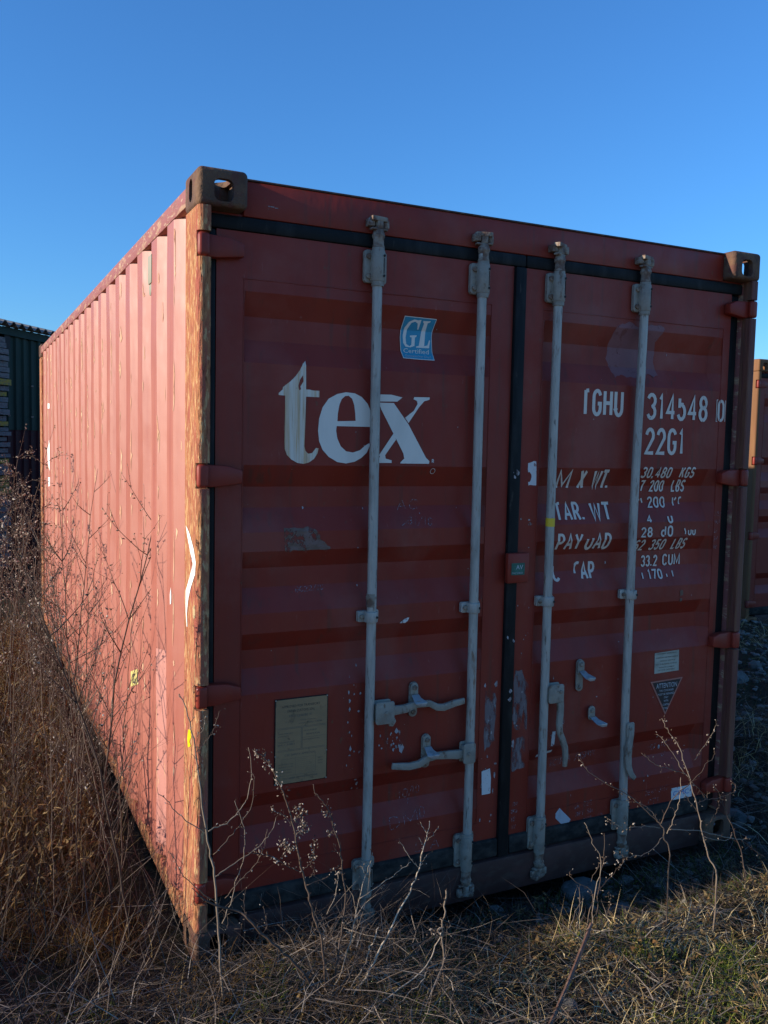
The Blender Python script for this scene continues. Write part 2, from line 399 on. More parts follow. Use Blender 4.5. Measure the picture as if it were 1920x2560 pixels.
# scraped edges along the corrugation, real slivers of bare steel a hair proud of the paint
ch = MB()
for b in backs:
    far = 1 + b * .25
    e = b - .105                                           # outer edge of the slope that faces the door end
    dens = random.uniform(.2, 1.0)
    for _ in range(int(6 + 26 * dens)):
        z0 = random.uniform(.14, 2.44); h = random.uniform(.012, .09) * (2.6 if random.random() < .14 else 1)
        z1 = min(z0 + h, 2.47); wd = random.uniform(.0025, .009) * (1.7 if random.random() < .2 else 1); off = abs(random.gauss(0, .006)); m_ = 4
        if random.random() < .12: off = random.uniform(0, .055); wd *= .6
        P0 = [(e - off - random.uniform(0, .3)*wd, z0 + (z1-z0)*k/m_) for k in range(m_+1)]
        P1 = [(e - off - wd*random.uniform(.4, 1.0)*(0.35 if k in (0, m_) else 1), z0 + (z1-z0)*k/m_) for k in range(m_+1)]
        for k in range(m_):
            q = [P0[k], P1[k], P1[k+1], P0[k+1]]
            ch.add([(px(y, .004 + .036*max(0, e - y)/.067, z) - .0014, y, z) for y, z in q], [(0, 1, 2, 3)])
ch.build('scrape_marks', 'chip', box0)
def wall_patch(y0, y1, z0, z1, n=10):
    bm_ = MB()
    for k in range(n):
        za, zb = z0 + (z1-z0)*k/n, z0 + (z1-z0)*(k+1)/n
        d = lambda y: .004 + .036*max(0, min(1, (.645 - y)/.067))
        bm_.add([(px(y, d(y), z) - .0008, y, z) for y, z in ((y0, za), (y1, za), (y1, zb), (y0, zb))], [(0, 1, 2, 3)])
    return bm_.build('repainted_patch', 'repaint', box0)
wall_patch(.582, .6445, .16, .935)
SB = sorted({round(v, 4) for b in backs for v in (b - .105, b, b + .058, b + .118)})
def side_depth(y):
    if y < .172: return .0032
    if y < .287: return .040
    t = (y - .46) % .29                                     # 0 at the back edge of an outer flat
    return .004 + .036 * (t/.058 if t < .058 else 1 if t < .118 else (.185 - t)/.067 if t < .185 else 0)
def side_mark(name, poly, m, lift=.0016):
    bm = bmesh.new(); bm.faces.new([bm.verts.new((0, y, z)) for y, z in poly]); bm.normal_update()
    bmesh.ops.triangulate(bm, faces=bm.faces[:])
    for y in SB: bmesh.ops.bisect_plane(bm, geom=bm.verts[:] + bm.edges[:] + bm.faces[:], plane_co=(0, y, 0), plane_no=(0, 1, 0))
    for v in bm.verts:
        y = v.co.y
        v.co.x = (px(y, side_depth(y), v.co.z) if y > .172 else .003 + max(0, .018 - y)**2 * 30) - lift
    me = bpy.data.meshes.new(name); bm.to_mesh(me); bm.free(); me.materials.append(M[m])
    o = bpy.data.objects.new(name, me); C.objects.link(o); o.parent = box0; return o
post_y = lambda P: [(y, z) for y, z in P]
side_mark('spray_mark', [(.150,1.46),(.128,1.425),(.094,1.387),(.052,1.344),(.098,1.29),(.148,1.24),(.150,1.20),(.146,1.164),(.132,1.121),(.124,1.123),(.131,1.167),(.116,1.21),(.080,1.26),(.020,1.314),(.014,1.353),(.040,1.393),(.098,1.438),(.134,1.454)], 'spray')
side_mark('paint_blotch', [(.105,.779),(.075,.785),(.068,.763),(.088,.741),(.07,.733),(.108,.716),(.118,.744)], 'yellow_paint')
side_mark('filler_patch', [(.046,1.2),(.022,1.215),(.016,1.176),(.03,1.165),(.044,1.171)], 'tan_paint')
ns = side_mark('number_sticker', [(1.223, .700), (1.163, .728), (1.163, .658), (1.223, .630)], 'pale_yellow')
for k_, q_ in enumerate(([(1.212,.690),(1.196,.697),(1.196,.690),(1.206,.685),(1.206,.657),(1.199,.660),(1.199,.672),(1.194,.674),(1.194,.655),(1.212,.647)], [(1.183,.703),(1.177,.706),(1.177,.662),(1.183,.659)])):
    o_ = side_mark('sticker_numeral', q_, 'ink', .0024); o_.parent = ns
for P in ([(5.284,1.655),(5.262,1.72),(5.236,1.66),(5.230,1.50),(5.255,1.45),(5.280,1.52)], [(5.28,1.40),(5.235,1.40),(5.235,1.33),(5.28,1.32)], [(5.28,2.03),(5.245,2.03),(5.245,1.99),(5.28,1.985)],
          [(.40,1.185),(.385,1.215),(.376,1.18),(.380,1.155),(.395,1.15)]):
    side_mark('white_daub', P, 'white_paint')
a = MB()                                                   # small ventilator on the third corrugation
a.box(-.0, .042, .738, .800, 2.345, 2.455)
a.prism([(.738, 2.345), (.800, 2.345), (.800, 2.305), (.770, 2.300)], YZ, .004, .040)
o = a.build('vent_cover', 'vent', box0, bevel=.004)

# ------------------------------------------------------------------ door surface
FZ = [(2.231,2.154,2.078,2.001), (1.665,1.591,1.520,1.439), (1.374,1.314,1.247,1.163), (1.095,1.033,.969,.887), (.537,.478,.413,.337)]
PX = {'l': (.165, 1.120), 'r': (1.352, 2.300)}
DD = .036
def ramp(v, a, b): return min(1, max(0, (v - a) / (b - a)))
def surf(x, z):
    """depth of the door's outer face at (x, z)"""
    for x0, x1 in PX.values():
        if x0 <= x <= x1:
            fx = min(ramp(x, x0, x0 + .008), ramp(x, x1, x1 - (.028 if x1 < 1.3 else .05)))
            for a, b, c, d in FZ:
                if d < z < a:
                    return DY + DD * fx * min(ramp(z, a, b), ramp(z, d, c))
    return DY
ZB = sorted({z for t in FZ for z in t})
def drape(bm, lift):
    for z in ZB:
        bmesh.ops.bisect_plane(bm, geom=bm.verts[:] + bm.edges[:] + bm.faces[:], plane_co=(0, 0, z), plane_no=(0, 0, 1))
    for v in bm.verts: v.co.y = surf(v.co.x, v.co.z) - lift
def decal(name, polys, m, parent, lift=.0012, holes=None):
    """flat outlines (x, z) laid on the door and pressed into its corrugation"""
    bm = bmesh.new()
    for P in polys:
        f = bm.faces.new([bm.verts.new((x, 0, z)) for x, z in P])
    bm.normal_update()
    bmesh.ops.triangulate(bm, faces=bm.faces[:], ngon_method='BEAUTY')
    bm.normal_update()
    drape(bm, lift)
    bmesh.ops.recalc_face_normals(bm, faces=bm.faces)
    me = bpy.data.meshes.new(name); bm.to_mesh(me); bm.free()
    me.materials.append(M[m]); o = bpy.data.objects.new(name, me); C.objects.link(o)
    if parent: o.parent = parent
    return o

# stroke lettering: every glyph is a set of polylines in a unit box
def arc(cx, cz, rx, rz, a0, a1, n=8): return [(cx + rx*math.cos(R(a0 + (a1-a0)*i/n)), cz + rz*math.sin(R(a0 + (a1-a0)*i/n))) for i in range(n+1)]
O_ = arc(.5,.72,.42,.28,0,180) + arc(.5,.28,.42,.28,180,360) + [(.92,.72)]
G = {
 'T': [[(.0,1),(1,1)],[(.5,1),(.5,0)]], 't': [[(.45,1),(.45,0)],[(.5,.98),(.85,1.0)]],
 'G': [arc(.5,.74,.42,.26,15,180)+arc(.5,.26,.42,.26,180,360)+[(.92,.46),(.58,.46)]],
 'H': [[(.08,1),(.08,0)],[(.92,1),(.92,0)],[(.08,.5),(.92,.5)]],
 'U': [[(.08,1),(.08,.28)]+arc(.5,.28,.42,.28,180,360)+[(.92,1)]], 'u': [[(.08,.7),(.08,.2)]+arc(.5,.28,.42,.28,200,360)+[(.92,.75)]],
 '3': [arc(.46,.75,.44,.25,160,-70)+arc(.46,.26,.46,.26,70,-160)],
 '1': [[(.25,.82),(.55,1),(.55,0)]], '4': [[(.7,0),(.7,1),(.05,.28),(.98,.28)]],
 '5': [[(.88,1),(.15,1),(.12,.56)]+arc(.46,.31,.44,.31,125,-160)], 'h': [[(.2,.9),(.2,.5)],[(.55,.72)]+arc(.46,.31,.44,.31,80,-160)],
 '8': [arc(.5,.76,.38,.24,-90,270,14),arc(.5,.27,.43,.27,-90,270,14)], '0': [O_], 'O': [O_],
 '2': [arc(.5,.72,.42,.28,170,-20)+[(.05,0),(.98,0)]], '[': [[(.75,1),(.4,1),(.4,0),(.75,0)]], ']': [[(.5,1),(.5,0)]],
 'M': [[(.02,0),(.02,1),(.5,.15),(.98,1),(.98,0)]], 'X': [[(.05,1),(.95,0)],[(.95,1),(.05,0)]], 'W': [[(0,1),(.25,0),(.5,.9),(.75,0),(1,1)]],
 '.': [[(.1,.0),(.1,.13)]], ',': [[(.15,.12),(.02,-.1)]], '6': [arc(.5,.28,.42,.28,0,360,14),[(.08,.3),(.08,.7)]+arc(.5,.72,.42,.28,180,30)],
 'b': [[(.92,.3)]+arc(.5,.28,.42,.28,0,-160)], '7': [[(.02,1),(.95,1),(.35,0)]], 'L': [[(.1,1),(.1,0),(.9,0)]], 'B': [[(.1,0),(.1,1)]+arc(.45,.75,.4,.25,90,-90)+arc(.45,.25,.47,.25,90,-90)+[(.1,0)],[(.1,.5),(.5,.5)]],
 'S': [arc(.5,.75,.4,.25,20,250)+arc(.5,.26,.42,.26,80,-160)], 'K': [[(.1,0),(.1,1)],[(.9,1),(.1,.42)],[(.38,.6),(.95,0)]], 'k': [[(.1,.1),(.1,1)],[(.9,1),(.5,.7)]],
 'A': [[(0,0),(.5,1),(1,0)],[(.2,.32),(.8,.32)]], 'a': [[(0,0),(.5,1),(1,0)]], 'R': [[(.1,0),(.1,1)]+arc(.45,.74,.42,.26,90,-90)+[(.1,.48)],[(.5,.48),(.95,0)]],
 'r': [[(.1,.25),(.1,.8)]+arc(.5,.75,.4,.25,170,60)], 'P': [[(.1,0),(.1,1)]+arc(.45,.72,.45,.28,90,-90)+[(.1,.44)]], 'Y': [[(0,1),(.5,.45),(1,1)],[(.5,.45),(.5,0)]],
 'y': [[(.1,1),(.5,.5),(.5,.1)]], 'D': [[(.1,0),(.1,1)]+arc(.35,.72,.55,.28,90,0)+arc(.35,.28,.55,.28,0,-90)+[(.1,0)]], 'C': [arc(.5,.74,.42,.26,15,180)+arc(.5,.26,.42,.26,180,345)],
 'c': [[(.08,.9),(.08,.28)]+arc(.5,.28,.42,.28,180,330)], 'q': [arc(.5,.74,.42,.26,60,180)+[(.08,.3)]], 'd': [[(.9,.1),(.9,1)],arc(.5,.3,.4,.3,60,300)],
 'l': [[(.4,.9),(.4,.1)]], 'i': [[(.4,.5),(.4,.1)]], 'n': [arc(.5,.2,.4,.3,180,20)], '/': [[(0,-.1),(1,1.1)]], 'E': [[(.9,1),(.1,1),(.1,0),(.9,0)],[(.1,.5),(.8,.5)]],
 'I': [[(.5,1),(.5,0)]], 'V': [[(0,1),(.5,0),(1,1)]], 'N': [[(.05,0),(.05,1),(.95,0),(.95,1)]], 'F': [[(.1,0),(.1,1),(.9,1)],[(.1,.52),(.75,.52)]], 'v': [[(.0,1),(.4,.2)]], '\'': [[(.3,.9),(.2,.6)]],
}
def strokes(text, x, z, h, wc, gap, th, slant=0, rot=0, jit=0, rnd=None):
    """quads of a line of lettering; wc width of a glyph, gap between glyphs"""
    polys = []; cx = 0
    for chh in text:
        if chh == ' ': cx += wc * .9 + gap; continue
        ww = wc * (1.25 if chh in 'MW' else .35 if chh in '.,\'' else .6 if chh in '1I' else 1)
        for line in G[chh]:
            P = []
            for a, b in line:
                if jit and rnd: a += rnd.uniform(-jit, jit); b += rnd.uniform(-jit, jit)
                pxx = cx + a * ww + slant * b * h; pz = b * h
                P.append(Vector((pxx, pz)))
            n = len(P); Lf = []; Rt = []
            for i in range(n):
                d0 = (P[i] - P[i-1]).normalized() if i else None; d1 = (P[i+1] - P[i]).normalized() if i < n-1 else None
                d = d0 or d1
                if d0 and d1:
                    d = (d0 + d1); d = d.normalized() if d.length > 1e-6 else d0
                nn = Vector((-d.y, d.x)); k = 1.0
                if d0 and d1: k = min(1.6, 1 / max(.4, d.dot(d0)))
                Lf.append(P[i] + nn * th * .5 * k); Rt.append(P[i] - nn * th * .5 * k)
            for i in range(n-1): polys.append([Rt[i], Rt[i+1], Lf[i+1], Lf[i]])
        cx += ww + gap
    c, s = math.cos(rot), math.sin(rot)
    return [[(x + p.x*c - p.y*s, z + p.x*s + p.y*c) for p in q] for q in polys]
def text_quads(name, items, m, parent, lift=.0012):
    """each glyph stroke gets its own hair of height so that crossings never share a plane"""
    bm = bmesh.new(); k = 0
    lv = []
    for q in items:
        vs_ = [bm.verts.new((x, 0, z)) for x, z in q]
        try: bm.faces.new(vs_)
        except ValueError: pass
    ly = bm.faces.layers.int.new('k')
    for i, f in enumerate(bm.faces): f[ly] = i % 7
    for z in ZB:
        bmesh.ops.bisect_plane(bm, geom=bm.verts[:] + bm.edges[:] + bm.faces[:], plane_co=(0, 0, z), plane_no=(0, 0, 1))
    done = set()
    for f in bm.faces:
        for v in f.verts:
            if v.index in done and v.index >= 0: pass
            v.co.y = surf(v.co.x, v.co.z) - lift - f[ly] * .00007
    for f in bm.faces:
        f.normal_update()
        if f.normal.y > 0: f.normal_flip()
    me = bpy.data.meshes.new(name); bm.to_mesh(me); bm.free()
    me.materials.append(M[m]); o = bpy.data.objects.new(name, me); C.objects.link(o)
    if parent: o.parent = parent
    return o
def font_text(name, lines, m, parent, lift=.0022, shear=0.0):
    """small print set in the built-in typeface: (text, x, z, cap height, width)"""
    bm = bmesh.new()
    for txt, x, z, h, wd in lines:
        cu = bpy.data.curves.new('t', 'FONT'); cu.body = txt; cu.size = h / .7; cu.resolution_u = 2; cu.shear = shear
        ob = bpy.data.objects.new('t', cu); C.objects.link(ob); bpy.context.view_layer.update()
        me = bpy.data.meshes.new_from_object(ob.evaluated_get(bpy.context.evaluated_depsgraph_get()))
        xs = [v.co.x for v in me.vertices] or [0, 1]
        k = wd / max(1e-6, max(xs) - min(xs)); x_ = min(xs)
        for v in me.vertices:
            X, Z = x + (v.co.x - x_) * k, z + v.co.y
            v.co = (X, surf(X, Z) - lift, Z)
        bm.from_mesh(me); bpy.data.objects.remove(ob); bpy.data.curves.remove(cu); bpy.data.meshes.remove(me)
    for f in bm.faces:
        f.normal_update()
        if f.normal.y > 0: f.normal_flip()
    me = bpy.data.meshes.new(name); bm.to_mesh(me); bm.free(); me.materials.append(M[m])
    o = bpy.data.objects.new(name, me); C.objects.link(o); o.parent = parent
    return o

# ------------------------------------------------------------------ doors
def door(x0, x1, key):
    p0, p1 = PX[key]; z0, z1 = .205, 2.418; pz0, pz1 = .275, 2.270
    a = MB(); e = DY; b = DY + .05
    a.box(x0, p0, e, b, z0, z1); a.box(p1, x1, e, b, z0, z1)
    a.box(p0, p1, e + .0, b, pz1, z1); a.box(p0, p1, e + .0, b, z0, pz0)
    d = a.build('door', 'door', box0)
    s = MB()
    er = .028 if key == 'l' else .05
    xs = [p0, p0 + .008] + list(np.linspace(p0 + .03, p1 - er, 10))[:-1] + [p1 - er, p1]
    zz = [pz0] + ZB + [pz1]
    zz = sorted(set(zz + [1.8, 1.73, 1.9, .6, .7, .8]))
    for z in zz:
        for x in xs:
            wob = .0018 * math.sin(5.1*x + 3*z) * math.sin(4.3*z + 2) if p0 + .04 < x < p1 - .04 else 0
            s.v.append((x, surf(x + (1e-6 if x == p0 else -1e-6 if x == p1 else 0), z) + wob + .0006, z))
    n = len(xs)
    for i in range(len(zz)-1):
        for j in range(n-1): s.f.append((i*n+j, i*n+j+1, (i+1)*n+j+1, (i+1)*n+j))
    pn = s.build('door_panel', 'door', d)
    pn.data.shade_smooth(); pn.data.set_sharp_from_angle(angle=R(14))
    wl = MB()                                              # weld seams round the pressed sheet
    rr = random.Random(5)
    for z in (pz1, pz0): wl.tube([(p0 + (p1-p0)*i/30, e - .0006, z + rr.uniform(-.001, .001)) for i in range(31)], .0022, 5)
    wl.tube([(p1 - .002, e, pz0), (p1 - .002, e, pz1)], .002, 5); wl.tube([(p0 + .002, e, pz0), (p0 + .002, e, pz1)], .002, 5)
    wl.build('weld_seam', 'door', d)
    return d
dl = door(.0755, 1.2125, 'l'); dr = door(1.2655, 2.337, 'r')
dl['label'] = 'left door with large white lettering and blue sticker'; dr['label'] = 'right door with white code numbers and weights'

# rubber gasket: left door carries the wide centre strip
def gasket(parent, segs):
    a = MB()
    for s_ in segs: a.box(*s_)
    return a.build('gasket', 'gasket', parent, bevel=.009, seg=2)
gasket(dl, [(.0460, 1.2635, .052, .078, 2.4185, 2.465)])
gasket(dl, [(.0460, .0750, .058, .084, .142, 2.4180)])
gasket(dl, [(1.2130, 1.2635, .044, .078, .092, 2.4180)])
gasket(dl, [(.0755, 1.2125, .046, .080, .132, .2045)]).data.materials[0] = M['dusty_gasket']
gasket(dr, [(1.2640, 2.3915, .052, .078, 2.4185, 2.465)])
gasket(dr, [(2.3375, 2.3915, .070, .094, .142, 2.4180)])
gasket(dr, [(1.2660, 2.3370, .046, .080, .132, .2045)]).data.materials[0] = M['dusty_gasket']

# hinges
def hinge(parent, z0, z1, fx):
    X = (lambda x: W_ - x) if fx else (lambda x: x)
    a = MB(); zc = (z0 + z1) / 2; xe = .158 if not fx else .145
    P = [(X(.026), z0 + .001), (X(.070), z0 + .001), (X(xe), z0 + .012), (X(xe), z1 - .020), (X(.110), z1 - .006), (X(.026), z1 - .001)]
    a.prism(P, XZ, .022, .0585)
    h = a.build('hinge', 'door', parent, bevel=.006)
    k = MB(); k.box(min(X(.004), X(.042)), max(X(.004), X(.042)), .0015, .0275, z0 + .0005, z1 - .0005)
    k.build('hinge_knuckle', 'door' if not fx else 'door', parent, bevel=.011, seg=3)
for z0, z1 in HZ: hinge(dl, z0, z1, 0); hinge(dr, z0, z1, 1)

# locking bars with their guides, cams, handles
BX = [.632, 1.057, 1.398, 1.817]
YB = .029
def hexbolt(a, x, y, z, r, d=.008):
    P = [(x + r*math.cos(R(60*i+15)), z + r*math.sin(R(60*i+15))) for i in range(6)]
    a.prism(P, XZ, y - d, y)
def sleeve(a, x, z0, z1, r, k=14):                         # half round shell over the bar
    P = [(x - r*1.02, DY - .004)] + [(x + r*math.cos(R(180 + 180*i/k)), YB + r*.98*math.sin(R(180+180*i/k))) for i in range(k+1)] + [(x + r*1.02, DY - .004)]
    a.prism(P, lambda p, q, d: (p, q, d), z0, z1)
def guide(parent, x, z0, z1, m='bracket', small=False):
    a = MB()
    lw = .046
    a.prism(rounded(x - lw, x + (.044 if not small else .04), z0, z1, .012 if not small else .006), XZ, DY - .010, DY - .003)
    a.prism(rounded(x - lw, x - .008, z0, z1, .012 if not small else .006), XZ, DY - .020, DY - .0105)
    sleeve(a, x, z0 + (.004 if not small else .001), z1 - (.004 if not small else .001), .0245)
    g = a.build('bar_guide', m, parent, bevel=.0025)
    zz = (z0 + .022, z1 - .022) if not small else ((z0 + z1)/2,)
    for z in zz:
        b = MB(); hexbolt(b, x - .031, DY - .0205, z, .0105 if not small else .009); b.build('bolt', 'cam', parent, bevel=.001)
        h = MB(); P = [(x + .014 + .0035*math.cos(R(45*i)), z + .0045*math.sin(R(45*i))) for i in range(8)]
        h.prism(P, XZ, YB - .0245, YB - .012); h.build('drain_hole', 'hole', parent)
    if not small:
        h = MB(); h.box(x + .0132, x + .0146, YB - .0222, YB - .012, z0 + .03, z1 - .03); h.build('seam_slot', 'hole', parent)
        for c0, c1, q0, q1 in ((z0 - .012, z0 + .004, .0215, .0225), (z1 - .004, z1 + .006, .0225, .0215)):
            c = MB(); c.tube([(x, YB, c0), (x, YB, c1)], [q0, q1], 16); c.build('collar', m, parent, smooth=True)
def cam(parent, x, z, up, rot):
    s = 1 if up else -1; a = MB()
    Z = lambda d: z + s*d
    a.tube([(x, YB, Z(0)), (x, YB, Z(.012)), (x, YB, Z(.03)), (x, YB, Z(.040)), (x, YB, Z(.046)), (x, YB, Z(.062))], [.0225, .0190, .0185, .0235, .0215, .0165], 14)
    # cam head: two ears and a cross lug turned by rot
    c, sn = math.cos(rot), math.sin(rot)
    def bx(u0, u1, v0, v1, w0, w1):
        k = len(a.v)
        pts = [(u, v, w) for w in (w0, w1) for v in (v0, v1) for u in (u0, u1)]
        a.add([(x + u*c - v*sn, YB + u*sn + v*c, Z(w)) for u, v, w in pts], [(0,1,3,2),(4,6,7,5),(0,4,5,1),(2,3,7,6),(0,2,6,4),(1,5,7,3)])
    bx(-.032, .032, -.012, .012, .058, .066)
    bx(-.034, .030, -.015, .013, .088, .104)
    bx(-.012, .012, -.014, .020, .064, .090)
    a.build('cam_lock', 'cam', parent, bevel=.003)
    k = MB()                                             # keepers on header or sill
    k.box(x - .040, x - .016, .020, .0545 if up else .033, Z(.070) if s > 0 else Z(.098), Z(.098) if s > 0 else Z(.070))
    k.build('cam_keeper', 'cam', parent, bevel=.005); k = MB()
    k.box(x + .018, x + .040, .024, .0545 if up else .033, Z(.066) if s > 0 else Z(.096), Z(.096) if s > 0 else Z(.066))
    k.build('cam_keeper', 'cam' if up else 'cam', parent, bevel=.005)
BD = [dl, dl, dr, dr]
for i, x in enumerate(BX):
    d = BD[i]; a = MB(); zs = np.linspace(.16, 2.44, 24)
    bend = lambda z: (.011*(math.exp(-((z-2.3)/.5)**2) + 1.1*math.exp(-((z-.15)/.35)**2)) - .004) if i == 3 else .002*math.sin(1.6*z + i)
    a.tube([(x + bend(z), YB, z) for z in zs], .0172, 16)
    a.build('locking_bar', 'bar', d, smooth=True)
    guide(d, x + (bend(2.35) if i == 3 else 0), 2.296, 2.408)
    guide(d, x, [1.112, 1.118, 1.122, 1.126][i], [1.152, 1.158, 1.162, 1.165][i], 'bar', True)
    guide(d, x + (bend(.2) if i == 3 else 0), [.118, .128, .134, .138][i], [.238, .256, .266, .268][i])
    cam(d, x + (bend(2.4) if i == 3 else 0), 2.414, True, [.15, -.25, .5, .3][i])
    cam(d, x + (bend(.2) if i == 3 else 0), [.108, .118, .122, .126][i], False, [.2, -.2, .4, .1][i])
# rust collar where the first bar was welded, bands of tape
a = MB(); a.tube([(BX[0], YB, 1.168), (BX[0], YB, 1.215)], .0178, 14); a.tube([(BX[0], YB, 1.196), (BX[0], YB, 1.206)], .0196, 14)
a.build('rust_band', 'cam', dl, smooth=True)
a = MB(); a.tube([(BX[2] + .002*math.sin(1.6*1.45 + 2), YB, 1.437), (BX[2] + .002*math.sin(1.6*1.45 + 2), YB, 1.470)], .0182, 16); a.build('yellow_band', 'yellow', dr, smooth=True)

def handle(parent, path, w_, y, m='bar'):
    """forged flat handle: path in (x, z), broad in the door plane, twisted thinner to its end"""
    n = len(path); a = MB(); P = [Vector(p) for p in path]
    rows = []
    for i in range(n):
        d = (P[min(i+1, n-1)] - P[max(i-1, 0)]).normalized(); nn = Vector((-d.y, d.x)); hw = w_[i] * .42
        yy = y[i]; th = .007 if i < n-1 else .005
        rows.append([(P[i].x + nn.x*hw, yy - th, P[i].y + nn.y*hw), (P[i].x + nn.x*hw*1.05, yy + th, P[i].y + nn.y*hw*1.05),
                     (P[i].x - nn.x*hw*1.05, yy + th, P[i].y - nn.y*hw*1.05), (P[i].x - nn.x*hw, yy - th, P[i].y - nn.y*hw)])
    v = [p for r in rows for p in r]; f = []
    for i in range(n-1):
        for j in range(4): f.append((i*4+j, i*4+(j+1) % 4, (i+1)*4+(j+1) % 4, (i+1)*4+j))
    f += [(0,1,2,3), tuple(4*(n-1)+j for j in (3,2,1,0))]
    a.add(v, f)
    return a.build('handle', 'bracket', parent, bevel=.003)
def hub(parent, x0, x1, z0, z1, bolt, lug=None):
    a = MB(); a.prism(rounded(x0, x1, z0, z1, .010), XZ, .002, .009); a.prism(rounded(x0, x1, z0, z1, .010), XZ, .034, .041)
    e = .004
    a.box(x0 + e, x0 + .012, .0095, .0335, z0 + .01, z1 - .01)
    if lug: a.prism(lug, XZ, .012, .020)
    a.build('handle_hub', 'bracket', parent, bevel=.003)
    b = MB(); hexbolt(b, bolt[0], .0018, bolt[1], .008, .005); b.build('bolt', 'cam', parent, bevel=.001)
def catch(parent, x, z0, z1, flap, short=False):
    a = MB(); y = DY
    if not short:
        a.prism(rounded(x - .0175, x + .0175, z0, z1, .0170, 6), XZ, y - .009, y - .002)
    a.prism(rounded(x - .0165, x + .0165, z1 - .062, z1 - .002, .016, 6), XZ, y - .017, y - .0095)
    c = a.build('handle_catch', 'bracket', parent, bevel=.002)
    b = MB(); hexbolt(b, x, y - .0175, z1 - .020, .0095, .007); b.build('bolt', 'cam', parent, bevel=.001)
    if not short: b = MB(); hexbolt(b, x, y - .0095, z0 + .019, .0095, .006); b.build('bolt', 'cam', parent, bevel=.001)
    f = MB(); zz = z1 - .045
    dx = flap
    # bent flap that swings over the handle
    prof = [(0, -.021), (-.010, -.030), (-.024, -.052), (-.036, -.054)]
    rows = []
    for k, (dz, dy) in enumerate(prof):
        hw = [.0150, .0165, .026, .012][k]; sx = dx * [0, .2, .7, 1.0][k]
        for t in (0, .004): rows.append([(x + sx - hw, y + dy - t, zz + dz), (x + sx + hw, y + dy - t, zz + dz)])
    v = []
    for r in rows: v += r
    ff = []
    for k in range(3):
        o_ = k*4
        ff += [(o_, o_+1, o_+5, o_+4), (o_+2, o_+6, o_+7, o_+3), (o_, o_+4, o_+6, o_+2), (o_+1, o_+3, o_+7, o_+5)]
    ff += [(0, 2, 3, 1), (12, 13, 15, 14)]
    f.add(v, ff)
    f.build('catch_flap', 'bright', parent, bevel=.0015)
hub(dl, .648, .722, .742, .824, (.690, .783), [(.705,.742),(.728,.760),(.735,.745),(.722,.726),(.706,.730)])
handle(dl, [(.665,.787),(.730,.783),(.775,.785),(.820,.797),(.870,.795),(.905,.776),(.935,.772),(.980,.782),(1.024,.787)], [.040,.040,.036,.030,.028,.030,.031,.029,.026], [.022,.022,.021,.018,.016,.018,.020,.020,.020])
catch(dl, .822, .740, .872, .014)
hub(dl, 1.018, 1.070, .545, .625, (1.040, .585))
handle(dl, [(1.060,.580),(1.000,.582),(.960,.587),(.905,.592),(.868,.586),(.835,.570),(.795,.566),(.724,.577)], [.040,.040,.036,.030,.029,.031,.031,.027], [.022,.022,.021,.017,.016,.018,.020,.020])
catch(dl, .880, .538, .668, .014)
hub(dr, 1.402, 1.475, .735, .810, (1.458, .780))
handle(dr, [(1.470,.760),(1.474,.715),(1.472,.680),(1.466,.645),(1.470,.610),(1.488,.575),(1.502,.540),(1.506,.505),(1.505,.462)], [.034,.034,.032,.030,.028,.029,.028,.026,.022], [.024,.023,.02,.016,.016,.018,.019,.02,.02])
catch(dr, 1.588, .755, .888, .026)
catch(dr, 1.652, .600, .690, .034, True)
hub(dr, 1.806, 1.846, .545, .610, (1.822, .585))
handle(dr, [(1.830,.600),(1.828,.560),(1.818,.520),(1.812,.470),(1.814,.425),(1.826,.395),(1.846,.372)], [.030,.032,.034,.036,.036,.030,.024], [.006,.004,.000,-.003,-.004,-.006,-.01])

# lock housing between the doors
a = MB(); a.box(1.200, 1.298, .020, .0435, 1.222, 1.338); a.build('lock_box', 'door', dl, bevel=.006)
a = MB(); a.box(1.2155, 1.276, .0183, .0195, 1.254, 1.300); a.build('lock_label', 'green_label', dl)
def flat_font(name, lines, m, parent, y):
    o = font_text(name, lines, m, parent)
    for v in o.data.vertices: v.co.y = y
    return o
flat_font('lock_label_print', [('AV', 1.236, 1.276, .017, .032), ('ITALY CARGO', 1.218, 1.259, .006, .05)], 'printgrey', dl, .0178)
# ------------------------------------------------------------------ lettering and stickers
T_ = [(.385,2.018),(.3864,1.922),(.4002,1.9221),(.4116,1.9197),(.435,1.9196),(.4348,1.8978),(.3868,1.8981),(.3839,1.759),(.383,1.7296),(.387,1.7149),(.3973,1.705),(.4118,1.7076),(.4224,1.7214),(.4255,1.7256),(.4351,1.7234),(.4309,1.7067),(.4185,1.6875),(.3996,1.6748),(.3808,1.6705),(.3588,1.6733),(.3368,1.6848),(.3212,1.6992),(.3129,1.7195),(.3119,1.7458),(.3124,1.8984),(.2892,1.8991),(.2891,1.906),(.303,1.9182),(.3041,1.9263),(.3302,1.9466),(.3484,1.9649),(.3636,1.986),(.3739,2.0069)]
TH = [(.3745,1.9692),(.3766,1.9489),(.3675,1.934),(.3602,1.9231),(.3588,1.9335),(.3641,1.9541)]
EU = [(.4353,1.8253),(.4474,1.8641),(.4693,1.8945),(.5012,1.9119),(.5336,1.9193),(.5665,1.9171),(.5933,1.9057),(.6171,1.8825),(.6326,1.8497),(.6385,1.8256),(.5718,1.8218),(.5699,1.8476),(.5653,1.8775),(.557,1.8981),(.5437,1.9078),(.5306,1.906),(.5178,1.8947),(.5097,1.8753),(.5044,1.8454),(.503,1.8185)]
